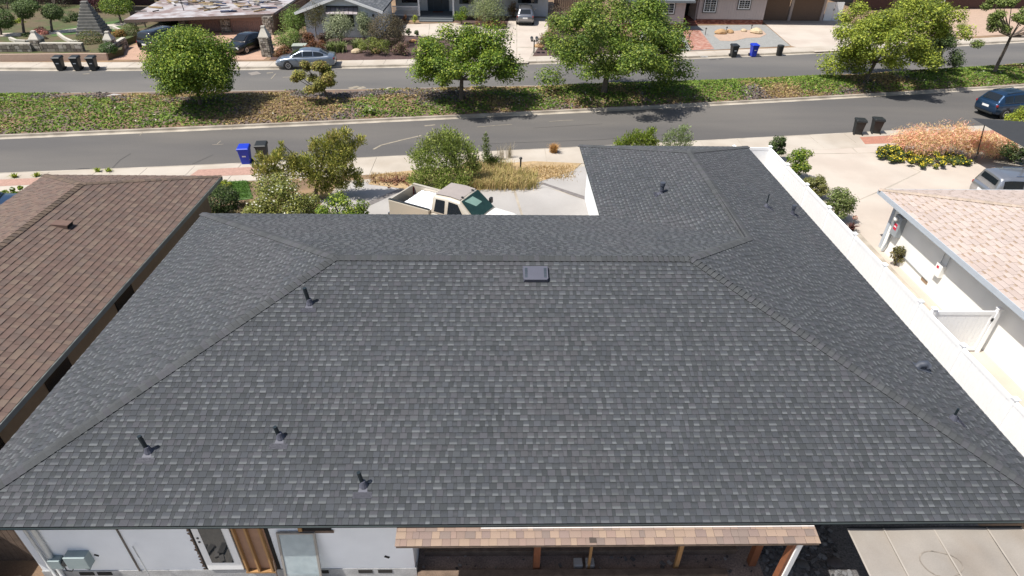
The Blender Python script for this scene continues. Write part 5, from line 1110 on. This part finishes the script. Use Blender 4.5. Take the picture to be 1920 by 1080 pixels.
for (u0, v0, u1, v1), l, P, kw in (((146, 58, 192, 90), 'dome-clipped shrub with reddish new growth at the end of the stone wall', pal((92, 104, 52), (78, 92, 46), (122, 104, 60)), dict(dense=True, shell=.8)), ((188, 80, 218, 107), 'clipped cube-like hedge ending the planter', pal((76, 104, 50), (64, 90, 44), (90, 118, 56)), dict(dense=True, shell=.8)), ((232, 45, 260, 74), 'ball shrub beside the black off-roader', pal((116, 128, 76), (100, 114, 66)), dict(dense=True, shell=.8)), ((66, 50, 92, 74), 'pink-flowering shrub behind the middle gatepost', PINK, {}), ((78, 66, 104, 82), 'dark shrub below the pink one', PURP, {}), ((26, 62, 62, 78), 'low olive shrub beside the pond edge', DGREEN, {}), ((212, 55, 236, 78), 'orange-flowered bush behind the stone gatepost', pal((196, 140, 80), (120, 116, 64), (170, 130, 76)), {}), ((28, 34, 52, 52), 'yellow-green shrub under the cloud-pruned tree', YGREEN, {}), ((155, -14, 195, 30), 'dark maroon-leaved small tree behind the stone stack', pal((92, 48, 56), (74, 40, 46), (110, 62, 62)), {}), ((-30, -18, 40, 26), 'dark overgrown bush filling the corner behind the domed tree', DGREEN, dict(k=14)), ((60, -22, 130, 22), 'dark overgrown bush behind the single dome-clipped tree', pal((70, 60, 48), (62, 72, 44), (84, 64, 56)), dict(k=14)), ((190, -16, 250, 20), 'dark leafy bush at the edge of the littered roof', DGREEN, dict(k=12)), ((108, 22, 148, 48), 'shadowy grey-green bush beside the stone stack', DGREEN, {})):
    bush(u0, v0, u1, v1, l, P, 1300, .13, **kw)
cl_ = ['small orange planter flower', 'green planter tuft']
for i, (u, P) in enumerate(((28, ORNG), (54, GREEN), (72, GREEN), (88, DGREEN), (112, ORNG), (124, DGREEN), (140, YGREEN), (155, DGREEN), (168, ORNG), (178, YGREEN), (4, DGREEN))):
    o = bush(u-9, 95, u+9, 107, ('orange-flowered' if P is ORNG else 'fresh green' if P is GREEN else 'yellow-green' if P is YGREEN else 'dark green')+' little clump in the planter strip above the pinkish retaining wall', P, 160, .12, group='clumps in the planter strip', stem=False, name='planter_clump', cat='plant')
hb = empty('house', (-46, 67, 0), 0, 'dark maroon house wall in the shade behind the terrace garden', 'house'); bx('wall', mk('maroon', lin(76, 50, 50, .6), var=.15), hb, 0, 25, 0, .3, 0, 2.7); bx('roof', M_woodd, hb, -.5, 25.5, -.8, 7, 2.7, 2.9); bx('window', M_glass, hb, 19, 21, -.05, -.005, .9, 1.9)
# --- white gabled house
hw2 = empty('house', (0, 0, 0), 0, 'white gabled house with a slate-blue front door and railed porch', 'house'); y0 = 55.0
ap = (-3.3, 3.75); el, er = (-7.6, 2.25), (.55, 2.45)
MB().add([(-6.9, y0, 0), (.0, y0, 0), (.0, y0, 2.5), (-3.3, y0, 3.6), (-6.9, y0, 2.4)]+[(x, y0+.15, z) for x, z in ((-6.9, 0), (0, 0), (0, 2.5), (-3.3, 3.6), (-6.9, 2.4))], [(0, 1, 2, 3, 4), (9, 8, 7, 6, 5), (0, 5, 6, 1), (1, 6, 7, 2), (4, 9, 5, 0)]).build('gable_wall', M_ws, hw2)
bx('side_wall', M_ws, hw2, -.15, 0, y0+.15, 63.4, 0, 2.42); bx('side_wall', M_ws, hw2, -6.9, -6.75, y0+.15, 66, 0, 2.3)
PAL['slate'] = PAL['grey']
for P in (((el[0], y0-.6, el[1]), (el[0], 66.5, el[1]), (ap[0], 66.5, ap[1]), (ap[0], y0-.6, ap[1])), ((er[0], 66.5, er[1]), (er[0], y0-.6, er[1]), (ap[0], y0-.6, ap[1]), (ap[0], 66.5, ap[1]))):
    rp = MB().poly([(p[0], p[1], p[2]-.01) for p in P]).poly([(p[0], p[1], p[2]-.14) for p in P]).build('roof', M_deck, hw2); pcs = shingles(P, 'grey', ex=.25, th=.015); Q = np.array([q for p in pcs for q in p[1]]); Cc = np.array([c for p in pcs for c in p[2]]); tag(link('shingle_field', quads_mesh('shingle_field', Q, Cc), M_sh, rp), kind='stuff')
for a, b in ((el, ap), (er, ap)): MB().beam((a[0], y0-.62, a[1]-.1), (b[0], y0-.62, b[1]-.1), .05, .22).build('bargeboard', M_paint, hw2)
wn_ = bx('window', M_paint, hw2, -4.6, -2.2, y0-.04, y0-.002, .85, 2.25); bx('pane', M_glass, wn_, -4.5, -3.45, y0-.05, y0-.042, .95, 2.15); bx('pane', M_glass, wn_, -3.38, -2.3, y0-.05, y0-.042, .95, 2.15)
am = MB().add([(-4.75, y0-.01, 2.66), (-1.8, y0-.01, 2.66), (-1.8, y0-.65, 2.2), (-4.75, y0-.65, 2.2), (-4.75, y0-.65, 2.14), (-1.8, y0-.65, 2.14)], [(0, 3, 2, 1), (3, 4, 5, 2)]); aw2 = am.build('window_awning', mk('awning_metal', lin(186, 176, 180, .64), rough=.4, metal=.3), hw2)
for k in range(8): x = -4.74+k*.42; MB().beam((x, y0-.02, 2.675), (x, y0-.65, 2.215), .03, .03).build('rib', M_trim, aw2)
bx('header', M_black, aw2, -4.75, -1.8, y0-.08, y0-.012, 2.66, 2.78); MB().lathe([(.08, 0), (.1, .1), (.06, .22)], (-.45, y0-.12, 1.9), n=8).build('wall_lamp', M_black, hw2)
# porch
yp = 63.4
bx('porch_floor', mk('porch_grey', lin(128, 134, 138, .62), var=.05), hw2, .0, 6.6, yp, 66.4, 0, .42); bx('step', MATS['porch_grey'], hw2, 2.9, 6.45, yp-.45, yp-.004, 0, .27); bx('step', MATS['porch_grey'], hw2, 2.9, 6.45, yp-.9, yp-.454, 0, .13)
bx('back_wall', M_ws, hw2, 0, 6.7, 66.4, 66.6, 0, 2.6); bx('right_wall', M_ws, hw2, 6.6, 16.7, 66.2, 66.4, 0, 2.6); bx('right_side', M_ws, hw2, 16.55, 16.7, 66.4, 75, 0, 2.6); bx('corner_board', M_paint, hw2, 16.5, 16.74, 66.16, 66.198, 0, 2.6)
for k in range(12): bx('siding_board', M_ws, hw2, 6.6, 16.5, 66.165+.012*(k % 1), 66.197, .1+k*.2, .1+k*.2+.185)
for x in (2.86, 6.5): bx('porch_post', M_paint, hw2, x-.09, x+.09, yp+.02, yp+.2, .42, 2.6)
bx('railing', M_paint, hw2, .05, 2.77, yp+.05, yp+.12, 1.28, 1.36)
for k in range(22): bx('baluster', M_paint, hw2, .1+k*.122, .1+k*.122+.045, yp+.06, yp+.11, .5, 1.28)
bx('rail_bottom', M_paint, hw2, .05, 2.77, yp+.05, yp+.12, .45, .51)
dd = bx('front_door', M_bluedoor, hw2, 3.5, 5.85, 66.33, 66.398, .42, 2.5)
for x in (3.62, 4.22, 5.26): bx('door_panel', mk('door_panel_blue', lin(62, 80, 96, .64), rough=.5) if x == 3.62 else MATS['door_panel_blue'], dd, x, x+.48 if x != 4.22 else x+.9, 66.31, 66.328, .6, 2.3)
bx('doormat', M_redbrick, hw2, 4.1, 5.2, 65.4, 66.1, .424, .44); bx('door_handle', M_black, dd, 5.02, 5.08, 66.27, 66.308, 1.2, 1.7)
w2 = bx('window', M_trim, hw2, .7, 2.5, 66.35, 66.398, 1.2, 2.4); bx('pane', M_glass, w2, .78, 2.42, 66.335, 66.348, 1.28, 2.34)
w3 = bx('window', M_bluedoor, hw2, 7.0, 8.6, 66.1, 66.16, 1.2, 2.4); bx('pane', M_glass, w3, 7.35, 8.25, 66.085, 66.098, 1.26, 2.36); w4 = bx('window', M_bluedoor, hw2, 13.4, 15.6, 66.1, 66.16, 1.35, 2.4); bx('pane', M_glass, w4, 13.8, 15.2, 66.085, 66.098, 1.4, 2.36)
for k, z in enumerate((1.75, 1.95, 2.15)): bx('house_number', M_black, hw2, 3.12+.1*(k % 2), 3.2+.1*(k % 2), 66.38, 66.398, z, z+.13)
bx('main_roof', MATS['porch_grey'], hw2, .3, 17.2, 62.9, 74, 2.62, 2.8)
# --- beige sided house
hc = empty('house', (0, 0, 0), 0, 'beige sided house on a red brick plinth with two brown garage doors', 'house')
bx('left_wall', M_beig, hc, 24.0, 30.25, 60.0, 60.2, .6, 2.7); bx('left_return', M_beig, hc, 30.1, 30.25, 60.2, 63.6, .6, 2.7)
def brickface(x0, x1, y, z0, z1, par):
    pl = bx('brick_plinth', mk('plinth_mortar', lin(150, 116, 100, .6), var=.1) if 'plinth_mortar' not in MATS else MATS['plinth_mortar'], hc, x0, x1, y-.02, y+.2, z0, z1); m = MB(); r = 0; z = z0
    while z < z1-.02:
        x = x0-(r % 2)*.12
        while x < x1: a, b = max(x, x0), min(x+.23, x1); (b-a > .03) and m.box(a, b, y-.045, y-.018, z+.008, min(z+.082, z1), c=lin(*[(156, 92, 74), (140, 80, 66), (170, 108, 88), (128, 76, 66), (184, 130, 112)][rng.integers(5)], .62)); x += .24
        z += .09; r += 1
    tag(m.build('brickwork', M_attr, pl), kind='stuff')
brickface(24.0, 30.27, 59.98, 0, .6, hc); brickface(32.55, 39.75, 63.28, 0, .48, hc)
for k in range(10): bx('siding_board', M_beig, hc, 24.0, 30.24, 59.975, 59.998, .64+k*.2, .64+k*.2+.186)
bx('main_wall', M_beig, hc, 32.55, 39.75, 63.3, 63.5, .48, 2.7)
for k in range(24): bx('siding_board', M_beig, hc, 32.57+k*.3, 32.57+k*.3+.28, 63.275, 63.298, .5, 2.68)
bx('entry_side', M_beig, hc, 32.4, 32.55, 63.5, 66.5, .3, 2.7); bx('entry_back', M_dark, hc, 30.1, 32.4, 66.3, 66.5, 0, 2.7); bx('entry_step', M_redbrick, hc, 30.3, 32.5, 63.0, 66.2, 0, .32); bx('entry_step', M_redbrick, hc, 30.3, 32.5, 62.4, 62.99, 0, .16)
def win(x0, x1, y, z0, z1, nx, ny, one=False):
    f = bx('window', M_trim, hc, x0-.1, x1+.1, y-.06, y-.03, z0-.1, z1+.1); bx('frame', M_paint, f, x0, x1, y-.085, y-.062, z0, z1); xm = (x0+x1)/2
    for a, b in ((x0+.08, xm-.03), (xm+.03, x1-.08)):
        bx('pane', M_glass, f, a, b, y-.098, y-.087, z0+.08, z1-.06)
        for i in range(1, nx): bx('muntin', M_paint, f, a+(b-a)*i/nx-.01, a+(b-a)*i/nx+.01, y-.106, y-.1, z0+.08, z1-.06)
        for j in range(1, ny): bx('muntin', M_paint, f, a, b, y-.112, y-.107, z0+.08+(z1-z0-.14)*j/ny-.01, z0+.08+(z1-z0-.14)*j/ny+.01)
win(26.95, 29.1, 59.97, 1.6, 2.6, 2, 4); win(33.1, 34.4, 63.27, 1.2, 2.45, 2, 5); win(36.75, 38.0, 63.27, 1.55, 2.45, 2, 4)
for x0, x1 in ((40.1, 43.3), (43.75, 46.95)):
    gd = bx('garage_door', M_brown, hc, x0, x1, 65.62, 65.68, 0, 2.3)
    for k in range(9): bx('door_board', M_brown, gd, x0+.04, x1-.04, 65.59, 65.618, .03+k*.25, .03+k*.25+.235)
for x in (39.85, 43.42, 47.0): bx('pier', M_beig, hc, x-.0, x+.28, 65.5, 65.75, 0, 2.6)
bx('garage_side', M_beig, hc, 39.6, 39.75, 63.5, 65.7, 0, 2.7); bx('header', M_brown, hc, 39.85, 47.3, 65.55, 65.8, 2.3, 2.7); bx('roof', MATS['porch_grey'], hc, 23.5, 31.0, 59.3, 72, 2.7, 2.9); bx('roof', MATS['porch_grey'], hc, 31.004, 48, 62.7, 74, 2.7, 2.9)
gw = empty('double_gate', (47.4, 65.6, 0), .05, 'white double gate beside the brown garage doors', 'gate')
for x in (0, 1.0): bx('leaf', M_paint, gw, x+.02, x+.97, 0, .05, .06, 1.95)
bx('latch', M_black, gw, .9, .98, -.05, -.002, 1.1, 1.3)
for u, v, l, h in ((1276, 88, 'tall black yard lamp in a brick-ringed pot', 1.7), (1291, 79, 'short black path light left of the brick path', .55), (1322, 66, 'short black path light right of the brick path', .6), (1361, 63, 'black spike light by the golden boulders', .55), (1408, 58, 'black spike light at the far rim of the gravel island', .5)):
    g = G(u, v); t = MB().tube([(0, 0, 0), (0, 0, h)], .03 if h < 1 else .04, 6).lathe([(.07, h), (.1, h+.05), (.03, h+.12)], (0, 0, 0), n=8); o = t.build('garden_light', M_black, None); o.location = g; tag(o, l, 'garden light')
g = G(1276, 89); tb = MB(); tb.lathe([(.38, 0), (.4, .1), (.4, .42), (.3, .42), (.3, .3)], (0, 0, 0), n=14); o = tb.build('brick_planter', M_redbrick, None); o.location = g; tag(o, 'round brick planter ring at the foot of the yard lamp', 'planter')
def boulder(u, v, r, label, c, sq=(1.2, .9, .8), z=0):
    g = G(u, v, z); m = MB(); ph = rng.random(8)*6; n = 12; prof = [(-.05, .75), (.25, 1.0), (.55, .92), (.8, .6), (.95, .22)]; V = []; F = []
    for h, q in prof:
        for k in range(n):
            a = 2*math.pi*k/n; w = q*(1+.16*math.sin(2*a+ph[0])+.1*math.sin(3*a+ph[1]+h*3)); V.append((r*w*math.cos(a)*sq[0], r*w*math.sin(a)*sq[1], r*h*1.3*sq[2]))
    for i in range(len(prof)-1):
        for k in range(n): F.append((i*n+k, i*n+(k+1) % n, (i+1)*n+(k+1) % n, (i+1)*n+k))
    F.append(tuple((len(prof)-1)*n+k for k in range(n))); m.add(V, F); o = m.build('boulder', MATS.get('boulder_'+c) or mk('boulder_'+c, dict(gold=lin(206, 168, 122, .62), cream=lin(226, 204, 168, .62), orange=lin(214, 160, 112, .62))[c], var=.2, scale=4, bump=.4, bscale=12), None); o.location = (g[0], g[1]+r*.6, z); tag(o, l if (l := label) else '', 'boulder')
for u, v, r, l, c in ((1353, 65, .5, 'blocky golden boulder, largest on the gravel island', 'gold'), (1369, 63, .38, 'smaller golden boulder touching the black spike light', 'gold'), (1395, 60, .3, 'upright cream rock at the rim of the gravel island', 'cream'), (1420, 64, .55, 'flat cream boulder at the tip of the gravel island', 'cream'), (774, 80, .28, 'round orange boulder in the shade of the dark dome shrub', 'orange'), (811, 81, .36, 'upright tan boulder near the entry path', 'cream'), (793, 98, .5, 'flat tan boulder beside the two-lobed tree crown', 'cream'), (704, 101, .42, 'hollowed tan boulder at the front of the mulch bed', 'gold'), (668, 101, .4, 'pointed pinkish boulder at the foot of the strap-leaved plants', 'cream'), (1011, 90, .35, 'tan boulder beside the mailbox post', 'gold')): boulder(u, v, r, l, c)
# --- garden of the white house
for (u0, v0, u1, v1), l, P, kw in (((524, 14, 578, 66), 'tall bright green hedge shrub against the stone house side', pal((116, 142, 66), (98, 124, 56), (132, 154, 80)), dict(n=2600, k=18)), ((512, 52, 566, 90), 'light green shrub in front of the tall hedge shrub', pal((142, 160, 86), (124, 144, 72), (108, 128, 62)), dict(n=2000, k=14)), ((512, 84, 552, 112), 'rust-brown mound shrub by the stone pillar', RUST, dict(n=1500)), ((562, 62, 592, 86), 'rusty shrub at the foot of the young tree', RUST, dict(n=900)), ((566, 74, 612, 100), 'wide rusty groundcover shrub beside the utility cabinet', RUST, dict(n=1200)), ((594, 60, 622, 80), 'dark bronze shrub below the gable window', PURP, dict(n=900)), ((610, 24, 662, 78), 'big silvery variegated shrub under the window awning', GREY, dict(n=2600, k=18)), ((664, 26, 696, 72), 'narrower silvery shrub beside the dark dome shrub', GREY, dict(n=1700, k=12)), ((692, 29, 760, 84), 'large dark brown-green dome shrub before the porch', pal((98, 88, 66), (84, 78, 58), (110, 98, 74), (74, 72, 52)), dict(n=4200, dense=True, shell=.8)), ((670, 70, 734, 102), 'low spreading chartreuse shrub in the mulch bed', pal((132, 138, 66), (112, 122, 58), (96, 108, 52)), dict(n=1800, k=12)), ((732, 77, 772, 103), 'mauve-flowered heather clump beside the chartreuse shrub', pal((136, 100, 98), (116, 96, 80), (108, 104, 70), (152, 108, 110)), dict(n=1100)), ((784, 74, 812, 92), 'low grey-green groundcover between the boulders', pal((112, 116, 84), (98, 104, 76)), dict(n=600)), ((761, 53, 771, 68), 'small upright bush by the entry path', DGREEN, dict(n=260)), ((777, 56, 786, 68), 'small round bush by the entry path', DGREEN, dict(n=240)), ((852, 14, 878, 44), 'leafy green shrub right of the porch post', GREEN, dict(n=900)), ((872, -12, 948, 46), 'large grey-green shrub beside the crossover', pal((138, 148, 100), (120, 132, 86), (154, 160, 116)), dict(n=3600, k=24)), ((888, 30, 950, 54), 'bronze underplanting below the grey-green shrub', RUST, dict(n=1000)), ((953, 4, 972, 32), 'coppery hedge left of the crossover', pal((170, 136, 96), (136, 122, 78)), dict(n=500)), ((992, 4, 1008, 28), 'coppery hedge right of the crossover', pal((170, 136, 96), (136, 122, 78)), dict(n=500)), ((1027, 12, 1078, 60), 'dull purple-brown shrub beside the driveway', PURP, dict(n=2200, k=14)), ((1008, 60, 1050, 92), 'mixed green and bronze shrub behind the mailboxes', pal((112, 124, 64), (128, 92, 64), (96, 108, 56)), dict(n=1500)), ((735, 28, 747, 42), 'potted plant at the left of the porch', PURP, dict(n=160)), ((753, 26, 763, 42), 'potted plant in the middle of the porch front', RUST, dict(n=160)), ((771, 26, 783, 44), 'potted plant at the porch post', YGREEN, dict(n=160)), ((1250, 60, 1266, 74), 'small cactus-like plant in the bluish gravel', GREEN, dict(n=200))):
    kw = dict(kw); bush(u0, v0, u1, v1, l, P, kw.pop('n', 900), .14, **kw)
for u, v, l in ((622, 98, 'strap-leaved clump left of its twins'), (640, 97, 'strap-leaved clump in the middle of three'), (672, 92, 'dark strap-leaved clump near the chartreuse shrub')): clump(u, v, l, .95, 240, pal((128, 142, 84), (108, 124, 66), (164, 170, 120)), .18, .035, .8, 'strap_leaf_plant')
conifer([(592, 12, 9, 0), (586, 24, 10, 0), (600, 28, 10, 0), (592, 36, 11, 0), (580, 34, 6, 0), (604, 16, 6, 0), (588, 44, 7, 0)], 'thin young tree on a bare pole stem before the gable', pal((136, 128, 92), (118, 118, 78), (108, 100, 70)), 900, .14, name='young_tree', trunkb=(593, 72), tr=.05)
ub = empty('utility_cabinet', tuple(G(562, 101)), .1, 'pale green utility cabinet behind the silver sedan', 'cabinet'); bx('body', mk('cabinet_green', lin(160, 172, 156, .64), rough=.6), ub, -.55, .55, 0, .9, 0, .6, .02); bx('lid', mk('cabinet_top', lin(186, 194, 180, .64), rough=.6), ub, -.6, .6, -.04, .95, .6, .68, .02)
mb_ = empty('mailbox_post', tuple(G(1001, 100)), 0, 'black post carrying two dark mailboxes at the mulch bed tip', 'mailbox'); MB().tube([(0, 0, 0), (0, 0, 1.15)], .05, 8).build('post', M_black, mb_); bx('arm', M_black, mb_, -.3, .3, -.04, .04, 1.0, 1.08)
for x in (-.22, .22):
    o = MB().lathe([(.13, -.28), (.13, .28)], (x, 0, 1.26), (0, 1, 0), 14).build('mailbox', M_black, mb_, smooth=False); MB().lathe([(.1, .282), (.06, .286)], (x, -.565, 1.26), (0, 1, 0), 12).build('flag', M_chrome, o)
t = clump(871, 45, 'thin stake holding a round orange reflector', .1, 10, GREEN, .05, .01); MB().tube([(0, 0, 0), (0, 0, .7)], .012, 5).build('stake', M_metal, t); MB().lathe([(.13, -.01), (.13, .01)], (0, 0, .75), (0, -1, .3), 12).build('reflector', mk('orange_reflector', lin(224, 140, 96, .7)), t)
g = G(1317, 105.5, -.05); bx('painted_kerb_number', M_plate, None, g[0]-.42, g[0]+.42, f4(g[0])-.028, f4(g[0])-.0, -.10, .004); o = bpy.data.objects['painted_kerb_number']; o.rotation_euler = (0, 0, 0); tag(o, 'white painted house-number panel on the far kerb', 'house number')
for k in range(5): bx('digit', M_trim, o, g[0]-.3+k*.13, g[0]-.3+k*.13+.07, f4(g[0])-.032, f4(g[0])-.0285, -.07, -.02)
# --- farther right
hd = empty('house', (62, 73.5, 0), .12, 'brown wall of a house behind the median trees at the far right', 'house'); bx('wall', mk('brown_wall', lin(104, 74, 66, .62), var=.1), hd, -8, 40, 0, .3, 0, 2.8); bx('roof', M_woodd, hd, -8.5, 40.5, -.7, 8, 2.8, 3.0); bx('garage_door', M_brown, hd, -3, 2, -.06, -.002, 0, 2.2)
bh_ = empty('hoop_stand', tuple(G(1757, 30)), .3, 'grey tilted steel frame of a portable hoop stand in the dirt yard', 'hoop stand')
for a, b in (((-.7, 0, .5), (-.5, .5, 1.9)), ((.6, 0, .5), (.8, .5, 1.9)), ((-.6, .3, 1.4), (.7, .3, 1.4)), ((-.55, .45, 1.8), (.78, .45, 1.8))): MB().beam(a, b, .1, .1).build('bar', M_concg, bh_)
MB().box(-.85, .75, -.35, .15, .3, .55).build('base', M_metal, bh_, bevel=.05); MB().tube([(0, 0, 0), (0, 0, .4)], .06, 6).build('foot', M_black, bh_)
bush(1762, 8, 1780, 34, 'bright shrub beside the hoop stand', YGREEN, 700, .14); bush(1795, 30, 1815, 60, 'young sapling in the dirt yard', GREEN, 400, .14); bush(1690, 0, 1738, 30, 'dark hedge behind the wide open-crowned tree', DGREEN, 1600, .16)
bush(1180, 60, 1200, 92, 'small shrub tucked under the largest tree', GREEN, 500, .14)
fbx = empty('timber_fence', tuple(G(1070, 22)), .1, 'weathered brown timber fence between the white and beige houses', 'fence')
for k in range(22): bx('board', M_woodd, fbx, -2+k*.25, -2+k*.25+.23, 0, .03, 0, 1.5)
fb2 = empty('timber_fence', (-9.6, 57, 0), 1.5, 'dark slatted fence between the stone garage and the gabled house', 'fence')
for k in range(18): bx('board', M_woodd, fb2, k*.4, k*.4+.37, 0, .04, 0, 1.9)
bpy.context.view_layer.update()
